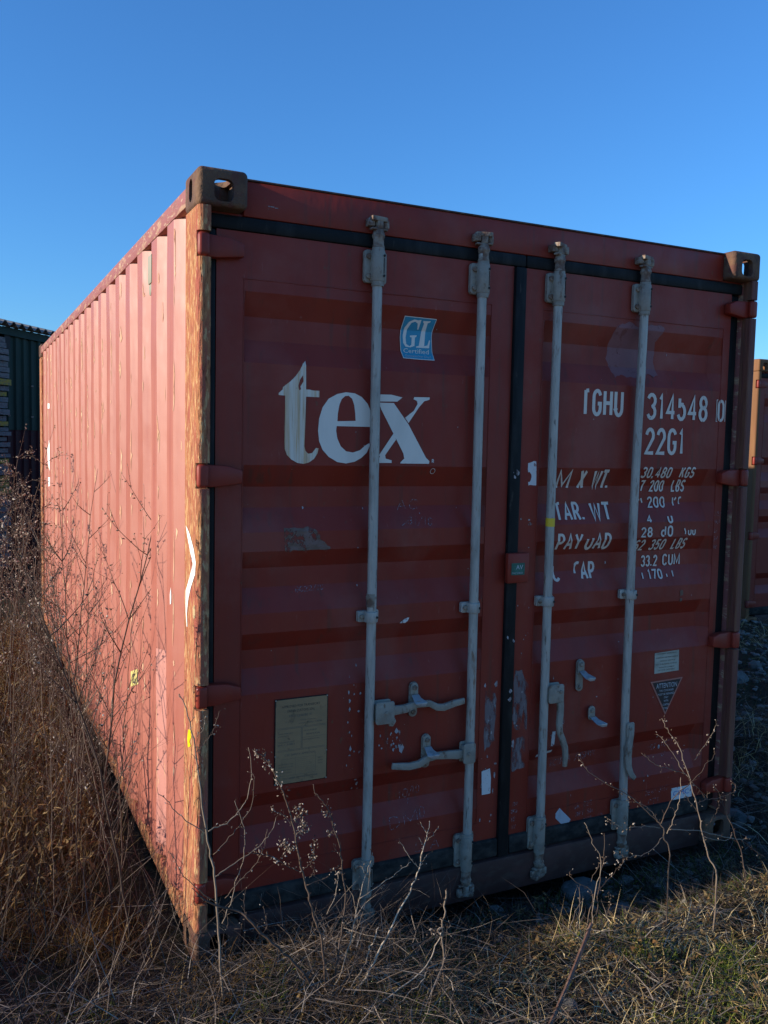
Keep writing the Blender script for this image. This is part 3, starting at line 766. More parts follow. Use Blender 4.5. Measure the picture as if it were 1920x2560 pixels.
EL = [(.4353,1.8253),(.503,1.8185),(.5718,1.8218),(.6385,1.8256),(.6391,1.8025),(.5007,1.8017),(.499,1.7855),(.5041,1.7587),(.5176,1.732),(.5376,1.7155),(.564,1.7116),(.5905,1.7199),(.6102,1.7367),(.6248,1.7449),(.6303,1.7419),(.6271,1.7339),(.6174,1.7124),(.5977,1.6939),(.5713,1.6796),(.5384,1.6732),(.5055,1.6777),(.4728,1.6953),(.4499,1.7189),(.4366,1.7483),(.4322,1.7838)]
X1 = [(.6608,1.8885),(.7189,1.8895),(.7785,1.8175),(.8542,1.6971),(.869,1.6846),(.8678,1.6751),(.7499,1.6752),(.7519,1.6802),(.7656,1.6928),(.7616,1.7115),(.7325,1.7606),(.6695,1.8663)]
X2 = [(.6466,1.917),(.7079,1.9185),(.753,1.9106),(.7326,1.895),(.6539,1.8925)]
X3 = [(.8005,1.9138),(.8638,1.9153),(.8626,1.9065),(.8413,1.9006),(.8206,1.878),(.7798,1.8207),(.7653,1.8388),(.7997,1.8648),(.8146,1.8902),(.8115,1.9006),(.7972,1.9063)]
X4 = [(.7215,1.7832),(.7311,1.7606),(.689,1.7043),(.6913,1.692),(.7149,1.686),(.7151,1.6768),(.652,1.6761),(.6552,1.6854),(.6686,1.6978),(.665,1.7039)]
decal('letter', [T_], 'logo_stained', dl, .0012)
decal('torn_patch', [TH, [(.366,1.930),(.368,1.922),(.362,1.918),(.361,1.925)]], 'door', dl, .0018)
decal('letter', [EU, EL], 'logo', dl, .0012)
lx = decal('letter', [X1], 'logo', dl, .0012)
decal('letter', [X2, X3, X4], 'logo', dl, .0015)

text_quads('trade_mark', strokes('R', .8795, 1.679, .012, .008, .002, .0022) + [[(.888+.0105*math.cos(R(a)), 1.648+.0105*math.sin(R(a))), (.888+.0105*math.cos(R(a+30)), 1.648+.0105*math.sin(R(a+30))), (.888+.009*math.cos(R(a+30)), 1.648+.009*math.sin(R(a+30))), (.888+.009*math.cos(R(a)), 1.648+.009*math.sin(R(a)))] for a in range(0, 360, 30)], 'white', dl)

S_ = [(.7626,2.2009),(.8939,2.1993),(.8883,2.1658),(.885,2.1346),(.888,2.0934),(.8935,2.0512),(.8297,2.0509),(.7653,2.0521),(.7587,2.0823),(.7553,2.1253),(.7579,2.161)]
cx_, cz_ = .824, 2.126
sc_ = lambda P, k: [(cx_ + (x-cx_)*k, cz_ + (z-cz_)*k) for x, z in P]
st = decal('certificate_sticker', [S_], 'white', dl, .0010)
decal('sticker_field', [sc_(S_, .965)], 'blue', st, .0015)
GG = [(.8317,2.1923),(.8279,2.1587),(.8232,2.1583),(.8203,2.1786),(.8084,2.1843),(.794,2.179),(.7829,2.1578),(.7779,2.1269),(.7814,2.1042),(.7944,2.0974),(.8018,2.103),(.8029,2.1287),(.7953,2.1307),(.7957,2.1358),(.8226,2.1388),(.8216,2.1326),(.8158,2.1296),(.8148,2.0998),(.7992,2.0937),(.7787,2.0948),(.7685,2.1084),(.7661,2.1337),(.7712,2.162),(.784,2.1818),(.8035,2.1915),(.82,2.1893)]
GL = [(.8406,2.1889),(.8703,2.1902),(.8692,2.186),(.8598,2.1827),(.8544,2.1015),(.868,2.105),(.874,2.1235),(.8787,2.1238),(.8748,2.0951),(.8215,2.0941),(.8219,2.0983),(.8325,2.1015),(.8456,2.1806),(.8408,2.1838)]
decal('sticker_initials', [GG, GL], 'white', st, .0021)
font_text('sticker_print', [('Certified', .770, 2.073, .0165, .103)], 'white', st)
font_text('sticker_print', [('Germanischer Lloyd', .774, 2.0590, .0085, .105)], 'printgrey', st)

lt = lambda *a, **k: strokes(*a, **k)
def spread(text, x0, x1, z, h, th, **k):
    """fit a line of lettering between x0 and x1"""
    s = 1.0
    def width(wc):
        gap = wc * .42; t = 0
        for c_ in text:
            t += wc*.9 + gap if c_ == ' ' else wc * (1.25 if c_ in 'MW' else .35 if c_ in '.,\'' else .6 if c_ in '1I' else 1) + gap
        return t - gap
    wc = (x1 - x0) / width(1.0)
    return strokes(text, x0, z, h, wc, wc * .42, th, **k)
text_quads('owner_code', spread('tGHU', 1.552, 1.758, 1.880, .094, .0150), 'letter', dr)
text_quads('serial_number', spread('314h48', 1.892, 2.222, 1.874, .097, .0150), 'letter', dr)
text_quads('check_digit', strokes('[', 2.271, 1.872, .092, .020, 0, .0035) + strokes('0', 2.288, 1.876, .084, .034, 0, .012) + strokes(']', 2.323, 1.872, .092, .014, 0, .0035), 'letter', dr)
text_quads('type_code', spread('22G1', 1.889, 2.098, 1.730, .098, .0150), 'letter', dr)
def row(name, *its):
    for it in its: text_quads(name, spread(*it), 'letter', dr)
row('weight_line', ('M', 1.466, 1.522, 1.584, .068, .0120), ('X WT.', 1.572, 1.728, 1.584, .069, .0125))
row('weight_line', ('30,480', 1.886, 2.045, 1.628, .040, .0075), ('KGS', 2.098, 2.176, 1.629, .041, .0075))
row('weight_line', ('b7 200', 1.872, 2.026, 1.570, .042, .0075), ('LBS', 2.075, 2.145, 1.569, .046, .0075))
row('weight_line', ('tAR.', 1.458, 1.600, 1.458, .064, .0110), ('WT', 1.637, 1.733, 1.456, .064, .0120))
row('weight_line', ('\'v', 1.895, 1.925, 1.515, .024, .007), ('200', 1.943, 2.037, 1.502, .040, .0075), ('kr', 2.083, 2.140, 1.503, .038, .0075))
row('weight_line', ('4', 1.920, 1.944, 1.440, .026, .007), ('u', 2.036, 2.060, 1.437, .036, .0085))
row('weight_line', ('PAY', 1.462, 1.580, 1.338, .060, .0110), ('uAD', 1.607, 1.728, 1.336, .060, .0110))
row('weight_line', ('28', 1.888, 1.946, 1.380, .036, .0075), ('d0', 1.995, 2.060, 1.380, .040, .0080), ('yuu', 2.125, 2.190, 1.382, .028, .006))
row('weight_line', ('62 350', 1.872, 2.036, 1.321, .042, .0075), ('LBS', 2.082, 2.154, 1.321, .044, .0075))
row('weight_line', ('c', 1.462, 1.494, 1.213, .062, .0110), ('r', 1.570, 1.604, 1.222, .056, .011), ('AP', 1.605, 1.673, 1.214, .062, .0110))
row('weight_line', ('33.2', 1.926, 2.012, 1.250, .042, .0075), ('CUM', 2.045, 2.140, 1.251, .043, .0075))
row('weight_line', ('l', 1.916, 1.932, 1.196, .030, .006), ('170', 1.955, 2.030, 1.197, .035, .0075), ('i', 2.050, 2.066, 1.198, .030, .006), ('l', 2.085, 2.100, 1.198, .030, .006))

# chalk and scratched notes
rj = random.Random(11)
def scrawl(parent, *its):
    q = []
    for t, x, z, h, wc, rot in its: q += strokes(t, x, z, h, wc, wc * .35, .0022, slant=.15, rot=rot, jit=.05, rnd=rj)
    return text_quads('chalk_scrawl', q, 'chalk', parent, .0008)
scrawl(dl, ('31/10', .79, 1.455, .026, .018, -.06), ('l', .752, 1.452, .055, .02, -.9), ('AC', .758, 1.507, .034, .036, .02))
scrawl(dl, ('10', .790, .415, .032, .020, .08), ('/', .828, .400, .050, .012, .0), ('10', .848, .425, .028, .016, .1))
scrawl(dl, ('DM', .738, .318, .040, .046, .14), ('D', .868, .345, .030, .024, .1))
scrawl(dl, ('U', .846, .212, .032, .034, .05), ('A', .915, .215, .036, .034, .05))
scrawl(dl, ('G022/1C', .368, 1.225, .016, .012, .05))
scrawl(dr, ('HC1PE5', 1.486, .440, .024, .014, .06), ('/HS', 1.612, .448, .028, .014, .06), ('1RP1', 1.665, .454, .024, .012, .06))
scrawl(dr, ('GR 022', 1.590, .256, .020, .012, .06), ('RE1 SN', 1.600, .222, .018, .012, .06), ('1F5 42', 1.640, .188, .020, .014, .06))
scrawl(dr, ('SF 1022', 2.020, .436, .022, .016, .08), ('G1', 2.085, .402, .018, .014, .06), ('DE41 3117', 1.975, .252, .022, .012, .06), ('CT1', 1.99, .203, .026, .018, .06))
scrawl(dr, ('1TV', 1.280, .318, .014, .008, .05), ('0B3', 1.278, .290, .014, .008, .05), ('TE', 1.278, .258, .014, .008, .05), ('1Y', 1.282, .226, .014, .01, .05), ('45', 1.290, .175, .014, .010, .05))
scrawl(dr, ('N03', 2.300, 1.460, .020, .009, .02), ('NC1', 2.300, 1.425, .018, .009, .02), ('U/', 2.300, 1.388, .016, .009, .02), ('B/', 2.300, 1.350, .018, .009, .02), ('0A', 2.302, 1.315, .018, .009, .02))

def rag(P, n=3, amp=.006, seed=1):
    """break up the straight edges of an outline so that it reads as torn or flaked"""
    r_ = random.Random(seed); out = []
    for i in range(len(P)):
        (x0, z0), (x1, z1) = P[i], P[(i+1) % len(P)]
        for k in range(n):
            t = k / n; out.append((x0 + (x1-x0)*t + (r_.uniform(-amp, amp) if k else 0), z0 + (z1-z0)*t + (r_.uniform(-amp, amp) if k else 0)))
    return out
decal('primer_patch', [rag([(1.717,2.2366),(1.7756,2.2585),(1.8221,2.2389),(1.8903,2.2558),(1.961,2.2495),(1.9585,2.2256),(1.9332,2.1883),(1.9474,2.1478),(1.942,2.1059),(1.9609,2.0534),(1.934,2.0431),(1.9019,2.0562),(1.8489,2.0357),(1.7879,2.0355),(1.7571,2.0455),(1.7279,2.0324),(1.711,2.0691),(1.6904,2.1083),(1.6948,2.166),(1.7037,2.2069)], 3, .005, 2)], 'primer', dr, .0009)
decal('glue_stain', [rag([(.3151,1.4522),(.3193,1.3719),(.3694,1.3732),(.4202,1.3745),(.4849,1.3754),(.4815,1.3846),(.4519,1.4067),(.4386,1.4313),(.4191,1.4468),(.3935,1.4534),(.3557,1.4524)], 3, .005, 3)], 'glue', dl, .0009)
decal('torn_sticker', [rag([(1.3041,1.6816),(1.3309,1.6903),(1.3419,1.6876),(1.3457,1.5965),(1.3348,1.5948),(1.3211,1.5977),(1.3077,1.5949),(1.3071,1.6089),(1.3165,1.6117),(1.3213,1.6258),(1.3194,1.6398),(1.3109,1.6481),(1.3056,1.647)], 3, .0015, 4)], 'torn', dr, .0012)
decal('paint_chip', [rag([(.7624,1.0933),(.7827,1.108),(.8017,1.112),(.7949,1.0991),(.7861,1.0917)], 2, .002, 5)], 'torn', dl, .0010)
decal('diamond_label', [rag([(1.4972,.2524),(1.5166,.2735),(1.5759,.2144),(1.5516,.1798),(1.498,.2327)], 3, .0012, 6)], 'paper', dr, .0012)
decal('paper_slip', [[(1.1330,.4837),(1.1711,.4912),(1.1770,.4522),(1.1765,.3895),(1.1369,.3891)]], 'torn', dl, .0035)
decal('scuffed_patch', [rag([(1.278,.8719),(1.3089,.8689),(1.3423,.8104),(1.3395,.6231),(1.291,.6292),(1.2686,.6786)], 4, .006, 7)], 'scuff', dr, .0008)
decal('scuffed_patch', [rag([(1.142,.80),(1.185,.79),(1.195,.70),(1.19,.60),(1.145,.56)], 4, .006, 8)], 'scuff', dl, .0008)
decal('scuffed_patch', [rag([(1.272,.46),(1.335,.47),(1.338,.60),(1.275,.60)], 4, .006, 9)], 'scuff', dr, .0007)
rk = random.Random(21)
def chips(parent, n, x0, x1, z0, z1, smin=.002, smax=.007):
    P = []
    for _ in range(n):
        x, z = rk.uniform(x0, x1), rk.uniform(z0, z1); s = rk.uniform(smin, smax) * (1 if rk.random() < .8 else 2); k = rk.randint(4, 6)
        e = rk.uniform(.4, 2.4)
        P.append([(x + s*math.cos(2*math.pi*i/k)*rk.uniform(.4, 1), z + s*e*math.sin(2*math.pi*i/k)*rk.uniform(.4, 1)) for i in range(k)])
    return P
decal('paint_scratches', chips(dl, 26, .56, .62, .45, .95) + chips(dl, 26, .68, .78, .62, .70) + chips(dl, 30, .18, 1.1, .3, 2.2, .001, .003) + chips(dl, 22, 1.13, 1.2, .2, .85), 'scratch', dl, .0010)
decal('paint_scratches', chips(dr, 20, 1.275, 1.34, .3, 1.5) + chips(dr, 16, 1.44, 1.52, .48, .95) + chips(dr, 30, 1.4, 2.25, .3, 2.2, .001, .003) + chips(dr, 10, 1.9, 2.1, .3, .6), 'scratch', dr, .0010)
decal('tape_remnant', [rag([(1.405,.493),(1.475,.508),(1.478,.520),(1.44,.515),(1.407,.506)], 2, .002, 12), rag([(1.462,.54),(1.478,.545),(1.482,.60),(1.468,.60)], 2, .003, 13)], 'torn', dr, .0011)
decal('rust_spot', [rag([(2.118,1.138),(2.135,1.142),(2.137,1.120),(2.12,1.117)], 2, .003, 14), rag([(2.120,1.107),(2.132,1.107),(2.130,1.09),(2.119,1.092)], 2, .002, 15)], 'glue', dr, .0010)
a = MB(); rr = random.Random(4)
for _ in range(9):
    z = rr.choice((.78, 1.655, 1.64, 1.0, .55, .83)) + rr.uniform(-.02, .02); x = 1.2365 + rr.uniform(-.018, .018)
    P = [(x + rr.uniform(.002, .009)*math.cos(i*1.05), z + rr.uniform(.003, .013)*math.sin(i*1.05)) for i in range(6)]
    a.prism(P, XZ, .0432, .0438)
a.build('rubber_scuff', 'scratch', dl)

# approval plate riveted to the left door
pl_ = MB(); pl_.box(.288, .4845, DY - .0030, DY - .0008, .556, .8602); pp = pl_.build('approval_plate', 'gasket', dl, bevel=.001)
pf = MB(); pf.prism(rounded(.2915, .4815, .5590, .8570, .008), XZ, DY - .0038, DY - .0032); pf.build('plate_face', 'plate', pp)
rv = MB()
for x, z in ((.2915,.8565),(.481,.8565),(.2915,.56),(.481,.56),(.2915,.66),(.481,.66)): hexbolt(rv, x, DY - .003, z, .003, .002)
rv.build('rivet', 'bracket', pp)
ink = MB()
def line(x0, x1, z0, z1): ink.box(x0, x1, DY - .00405, DY - .0039, z0, z1)
for z in (.7565, .7525, .6775, .6735): line(.2985, .4765, z, z + .0011)
line(.385, .3862, .679, .752); line(.389, .3902, .679, .752); line(.390, .4765, .716, .7166)
line(.440, .4406, .592, .662); line(.365, .3656, .588, .650); line(.31, .44, .5865, .5871); line(.315, .44, .646, .6465); line(.315, .3155, .62, .646)
for i in range(7): line(.37, .437, .640 - .007*i, .6404 - .007*i)
ink.build('plate_rules', 'fadedink', pp)
font_text('plate_print', [('APPROVED FOR TRANSPORT', .313, .828, .0085, .142), ('UNDER CUSTOMS SEAL', .333, .811, .0085, .102)], 'ink', pp, .0042)
font_text('plate_print', [('F/BV/1246/80 41', .340, .793, .0085, .084), ('TYPE', .325, .775, .004, .03), ('MANUFACTURERS NO.', .38, .777, .004, .06), ('NUMBER', .375, .7665, .004, .025), ('TGHU 314548', .406, .766, .006, .055),
    ('TIMBER COMPONENT', .301, .735, .004, .055), ('IMMUNITY', .301, .726, .004, .04), ('TREATMENT DATE', .301, .705, .004, .06), ('IM / 2001', .301, .695, .006, .06), ('OWNER', .394, .738, .004, .05), ('BERMUDA', .405, .724, .006, .05), ('DATE MANUFACTURED', .394, .706, .004, .06),
    ('CSC SAFETY APPROVAL', .325, .656, .0075, .115), ('DATE MANUFACTURED', .302, .626, .004, .055), ('IDENTIFICATION NO', .302, .616, .004, .055), ('MAX GROSS WEIGHT', .302, .606, .004, .05), ('STACKING', .302, .596, .004, .05), ('NEXT', .449, .634, .005, .018), ('EXAM', .449, .624, .005, .018), ('DATE', .449, .614, .005, .018), ('TEXTAINER LIMITED BERMUDA', .318, .574, .006, .13)], 'fadedink', pp, .0042)
# silver sticker, warning triangle, white label on the right door
ss = decal('notice_sticker', [[(1.9908,.8755),(2.1286,.8802),(2.1318,.789),(1.9937,.7857)]], 'sticker', dr, .0012)
font_text('notice_print', [('CONTAINER MAINTENANCE', 2.004, .868, .0055, .11), ('ADDRESSEE AND MERCHANDISE', 1.998, .851, .0055, .125), ('FREIGHT SERVICE', 2.022, .836, .0055, .085), ('NOT TO BE LOADED OR MOVED', 1.999, .822, .0055, .122), ('WITHOUT CONSENT', 2.016, .808, .0055, .09), ('OF THE OWNERS', 2.012, .796, .0055, .095)], 'fadedink', ss)
tri = [(1.974,.7520),(2.158,.7570),(2.0655,.5975)]
tg = decal('warning_triangle', [tri], 'salmon', dr, .0010)
cx_, cz_ = 2.066, .7055
decal('triangle_field', [sc_(tri, .875)], 'black', tg, .0016)
font_text('triangle_heading', [('ATTENTION', 2.0075, .719, .0215, .117)], 'printgrey', tg)
font_text('triangle_print', [('THIS CONTAINER', 2.025, .7035, .0085, .082), ('MUST BE REPAIRED', 2.0185, .6875, .0085, .094), ('ONLY', 2.053, .6725, .0085, .025), ('WITH', 2.053, .6570, .0085, .025), ('CORTEN', 2.0475, .6405, .0085, .036), ('STEEL', 2.052, .6245, .0085, .027)], 'printgrey', tg)
lb = decal('white_label', [[(2.1208,.2612),(2.2418,.2602),(2.2450,.2060),(2.1245,.2060)]], 'torn', dr, .0012)
font_text('label_print', [('CIMC', 2.133, .224, .022, .092)], 'cima', lb)
a = MB()
for z, x0, w_ in ((2.506, .245, .020), (2.497, .245, .004), (2.504, .268, .012)): a.box(x0, x0 + w_, .0538, .0546, z, z + .003)
a.build('paint_scratches', 'scratch', box0)

# ------------------------------------------------------------------ second container beyond the gap
box1 = copy_tree(box0, None, skip=('letter', 'torn_patch', 'trade_mark', 'certificate_sticker', 'serial_number', 'owner_code', 'check_digit', 'type_code', 'weight_line', 'chalk_scrawl', 'primer_patch',
    'glue_stain', 'approval_plate', 'notice_sticker', 'warning_triangle', 'white_label', 'diamond_label', 'paper_slip', 'torn_sticker', 'spray_mark', 'paint_blotch', 'white_daub', 'number_sticker', 'filler_patch', 'lock_label', 'lock_label_print', 'vent_cover', 'yellow_band'))
box1.location = (6.10, 3.20, .03)
box1['label'] = 'farther rusty container mostly hidden behind the near container at the right edge'
post1 = [c for c in box1.children if c.name.startswith('corner_post')][0]
post1.data = post1.data.copy(); post1.data.materials[0] = mat('orange_rust_primer', (0.18, 0.078, 0.028), [((0.22, 0.105, 0.04), (20, 20, 3), 5, .45, .62, .8), ((0.20, 0.08, 0.04), (30, 30, 8), 5, .58, .68, .8)], rough=.8)
for c in box1.children:
    if c.name.startswith('corner_casting') and abs(c.data.vertices[0].co.x) < .2: c.data = c.data.copy(); c.data.materials[0] = post1.data.materials[0]
d1 = [c for c in box1.children if c.name.startswith('door') and 'jamb' not in c.name]
for c in d1:
    if 'label' in c: del c['label']
a = MB(); a.tube([(BX[0], YB, 1.50), (BX[0], YB, 1.55)], .0178, 14); a.build('green_band', mat('green_tape', (.01, .42, .06), rough=.5), d1[0], smooth=True)
a = MB(); a.box(.66, .80, DY - .004, DY - .001, .92, 1.08); a.build('yellow_sticker', 'yellow', d1[0])
decal('letter', [rag([(.30,1.90),(.34,1.90),(.34,1.60),(.30,1.62)], 3, .004, 31), rag([(.36,1.92),(.40,1.92),(.40,1.66),(.36,1.66)], 3, .004, 32)], 'logo', d1[0])
q = []
for k in range(10):
    a0, a1 = R(110 + 14*k), R(124 + 14*k)
    q.append([(.44 + .10*math.cos(a0), 2.06 + .12*math.sin(a0)), (.44 + .10*math.cos(a1), 2.06 + .12*math.sin(a1)), (.44 + .09*math.cos(a1), 2.06 + .108*math.sin(a1)), (.44 + .09*math.cos(a0), 2.06 + .108*math.sin(a0))])
decal('chalk_scrawl', q, 'printgrey', d1[0])

# ------------------------------------------------------------------ shed behind, boards stacked at its end
sh = empty('shed', (-.19, 9.49, 0))
tag(sh, 'dark green and maroon clad shed with wavy fibre cement roof behind the weeds', 'shed')
U = Vector((.6, .8, 0)).normalized(); N = Vector((.8, -.6, 0)).normalized()      # along the wall, out of it
def sp3(u, z, d): return tuple(U*u + N*d + Vector((0, 0, z)))
M['clad_green'] = mat('green_cladding', (0.010, 0.028, 0.021), [((0.018, 0.040, 0.029), (3, 3, 1), 4, .45, .65, .8), ((0.006, 0.016, 0.013), (6, 6, .6), 4, .5, .7, .7)], rough=.55)
M['clad_red'] = mat('maroon_cladding', (0.035, 0.009, 0.011), [((0.05, 0.016, 0.018), (4, 4, 1), 4, .45, .65, .8)], rough=.6)
for k_ in ('clad_green', 'clad_red'): M[k_].node_tree.nodes['Principled BSDF'].inputs['Specular IOR Level'].default_value = .12
M['cement'] = mat('fibre_cement', (0.22, 0.21, 0.20), [((0.12, 0.115, 0.10), (14, 14, 14), 5, .45, .65, .8)], rough=.9)
u0_, u1_ = .02, 4.2
def clad(name, z0, z1, m, dp):
    a = MB(); u = u0_; k = 0; pts = []
    while u < u1_:
        pts += [(u, 0), (u + .055, 0), (u + .075, .022), (u + .13, .022), (u + .15, 0)]; u += .17
    for z in (z0, z1):
        for uu, d in pts: a.v.append(sp3(uu, z, d + dp))
    n_ = len(pts)
    for j in range(n_-1): a.f.append((j, j+1, n_+j+1, n_+j))
    return a.build(name, m, sh)
clad('cladding_sheet', 1.83, 3.14, 'clad_green', 0.012); clad('cladding_sheet', .05, 1.85, 'clad_red', 0.0)
a = MB(); v0 = len(a.v)
for z, d in ((0, -.02), (3.12, -.02)): pass
a.add([sp3(-2.2, 0, -.04), sp3(u1_, 0, -.04), sp3(u1_, 3.13, -.04), sp3(-2.2, 3.13, -.04), sp3(-2.2, 0, -4), sp3(u1_, 0, -4), sp3(u1_, 3.13, -4), sp3(-2.2, 3.13, -4)], [(0,1,2,3),(5,4,7,6),(4,0,3,7),(1,5,6,2)])
a.build('wall', 'clad_red', sh)
a = MB(); a.add([sp3(.02, 2.86, .04), sp3(.14, 2.86, .04), sp3(.14, 3.08, .04), sp3(.02, 3.08, .04)], [(0,1,2,3)]); a.build('vent_opening', 'hole', sh)
for z in (2.42, 1.98 + .03):
    for k in range(8):
        rb = MB(); c_ = Vector(sp3(.10 + .51*k, z, .042)); rb.box(c_.x-.014, c_.x+.014, c_.y-.006, c_.y+.006, c_.z-.009, c_.z+.009); rb.build('fixing_washer', 'bracket', sh)
# wavy roof: thick sheet running up and away from the eave
a = MB(); per = .177; nU = int((u1_ + 2.4) / per * 8); rows = []
for s_, (dd, zz) in enumerate(((.16, 3.17), (-4.1, 4.0))):
    for th in (0, -.012):
        for i in range(nU + 1):
            u = -2.3 + i * per / 8; a.v.append(sp3(u, zz + .026*math.sin(2*math.pi*u/per) + th, dd))
n_ = nU + 1
for i in range(nU):
    a.f += [(i, i+1, 2*n_+i+1, 2*n_+i), (n_+i, 3*n_+i, 3*n_+i+1, n_+i+1), (i, n_+i, n_+i+1, i+1)]
ro = a.build('roof', 'cement', sh); ro.data.shade_smooth(); ro.data.set_sharp_from_angle(angle=R(50))
a = MB(); a.add([sp3(-2.2, 3.03, .06), sp3(u1_, 3.03, .06), sp3(u1_, 3.125, .06), sp3(-2.2, 3.125, .06), sp3(-2.2, 3.03, .0), sp3(u1_, 3.03, .0), sp3(u1_, 3.125, .0), sp3(-2.2, 3.125, .0)], [(0,1,2,3),(5,4,7,6),(4,5,1,0),(3,2,6,7)])
a.build('eave_board', 'clad_green', sh)
M['board'] = mat('grey_weathered_board', (0.15, 0.145, 0.14), [((0.085, 0.08, 0.075), (12, 12, 40), 5, .45, .62, .8), ((0.24, 0.22, 0.20), (30, 30, 60), 5, .58, .68, .6)], rough=.9, bump=((20, 20, 90), .5, .01))
M['board_moss'] = mat('yellow_lichen_board', (0.30, 0.22, 0.03), [((0.16, 0.14, 0.08), (14, 14, 40), 5, .45, .6, .8)], rough=.9)
stk = empty('board_stack', (-.19, 9.49, 0)); tag(stk, 'tall stack of grey weathered boards, some yellow, left of the green shed', 'timber stack')
rb_ = random.Random(9); z = .06; bm0 = {}
while z < 3.0:
    h = rb_.uniform(.045, .075); mm = 'board_moss' if rb_.random() < .17 else 'board'
    a = MB(); d0 = .10 + rb_.uniform(-.03, .04); e = .0 + rb_.uniform(-.03, .01)
    p = [sp3(-2.4, z, d0), sp3(e, z, d0), sp3(e, z+h, d0), sp3(-2.4, z+h, d0), sp3(-2.4, z, -.03), sp3(e, z, -.03), sp3(e, z+h, -.03), sp3(-2.4, z+h, -.03)]
    a.add(p, [(0,1,2,3),(5,4,7,6),(4,0,3,7),(1,5,6,2),(3,2,6,7),(4,5,1,0)]); a.build('board', mm, stk)
    z += h + rb_.uniform(.006, .02)
# ------------------------------------------------------------------ weeds
STRAW = [(0.13, 0.085, 0.045), (0.24, 0.17, 0.095), (0.36, 0.28, 0.18), (0.20, 0.135, 0.08)]
M['stem'] = mat('dry_stem', (.2, .15, .1), [((0.10, 0.062, 0.045), (40, 40, 14), 4, .5, .68, .8)], rough=.75, tint=[(0.030, 0.017, 0.013), (0.085, 0.053, 0.035), (0.46, 0.37, 0.27)])
M['seed'] = mat('dry_seed_head', (.3, .26, .2), rough=.9, spec=.2, tint=[(0.06, 0.040, 0.028), (0.16, 0.115, 0.082), (0.50, 0.42, 0.34)])
def tint_attr(me, vals):
    at = me.attributes.new('tint', 'FLOAT', 'POINT'); at.data.foreach_set('value', np.asarray(vals, np.float32))
def blob(a, tv, c, r, rr, t):
    """one small bract: a pinched octahedron"""
    d = Vector((rr.uniform(-1, 1), rr.uniform(-1, 1), rr.uniform(-.4, 1.2))).normalized(); q = d.orthogonal().normalized(); s = d.cross(q)
    k = rr.uniform(1.1, 1.8); k0 = len(a.v)
    a.add([c + d*r*k, c - d*r*.8, c + q*r*.6, c - q*r*.6, c + s*r*.6, c - s*r*.6], [(0,2,4),(0,4,3),(0,3,5),(0,5,2),(1,4,2),(1,3,4),(1,5,3),(1,2,5)])
    tv += [t] * (len(a.v) - k0)
def cat_poly(P, n):
    """Catmull-Rom through the points"""
    P = [Vector(p) for p in P]
    if len(P) < 3: return [P[0].lerp(P[-1], i/n) for i in range(n+1)]
    out = []; m_ = len(P) - 1
    for i in range(n*m_ // max(1, m_) + 1): pass
    for i in range(m_):
        p0 = P[max(i-1, 0)]; p1 = P[i]; p2 = P[i+1]; p3 = P[min(i+2, m_)]
        k = max(2, n // m_)
        for j in range(k):
            t = j / k; out.append(.5*((2*p1) + (p2-p0)*t + (2*p0-5*p1+4*p2-p3)*t*t + (3*p1-p0-3*p2+p3)*t**3))
    out.append(P[-1]); return out
class Plant:
    def __init__(s): s.st = MB(); s.tv = []; s.sd = MB(); s.sv = []
    def branch(s, P, r0, r1, t, k=5):
        n = len(P); b = len(s.st.v); s.st.tube(P, [r0 + (r1-r0)*i/(n-1) for i in range(n)], k)
        s.tv += [t] * (len(s.st.v) - b)
    def seeds(s, P, dens, rr, lo=.3, size=.0032, spread=.008):
        n = len(P)
        for i in range(int(n*lo), n):
            for _ in range(int(dens * 3 + rr.random())):
                c = P[i] + Vector((rr.gauss(0, 1), rr.gauss(0, 1), rr.gauss(0, 1))) * spread
                blob(s.sd, s.sv, c, size * rr.uniform(.6, 1.3), rr, rr.random())
    def nodes(s, P, dens, rr, r):
        for i in range(1, len(P)):
            if rr.random() < dens:
                d = (P[i] - P[i-1]).normalized(); o = d.orthogonal().normalized(); o.rotate(Matrix.Rotation(rr.uniform(0, 6.28), 3, d))
                L_ = rr.uniform(.006, .022); q = P[i] + (o*.7 + d*.7) * L_
                s.branch([P[i], q], r*.7, r*.4, rr.random()*.6, 3)
                if rr.random() < .6: blob(s.sd, s.sv, q, .0028*rr.uniform(.7, 1.3), rr, rr.random())
    def finish(s, name, loc=(0, 0, 0)):
        root = empty(name, loc); off = Vector(loc)
        for mb, tv, nm, mt in ((s.st, s.tv, 'stem', 'stem'), (s.sd, s.sv, 'seed_head', 'seed')):
            if not mb.v: continue
            mb.v = [tuple(Vector(v) - off) for v in mb.v]
            me = bpy.data.meshes.new(nm); me.from_pydata(mb.v, [], mb.f); me.materials.append(M[mt]); tint_attr(me, tv)
            if nm == 'stem': me.shade_smooth()
            o = bpy.data.objects.new(nm, me); C.objects.link(o); o.parent = root
        return root
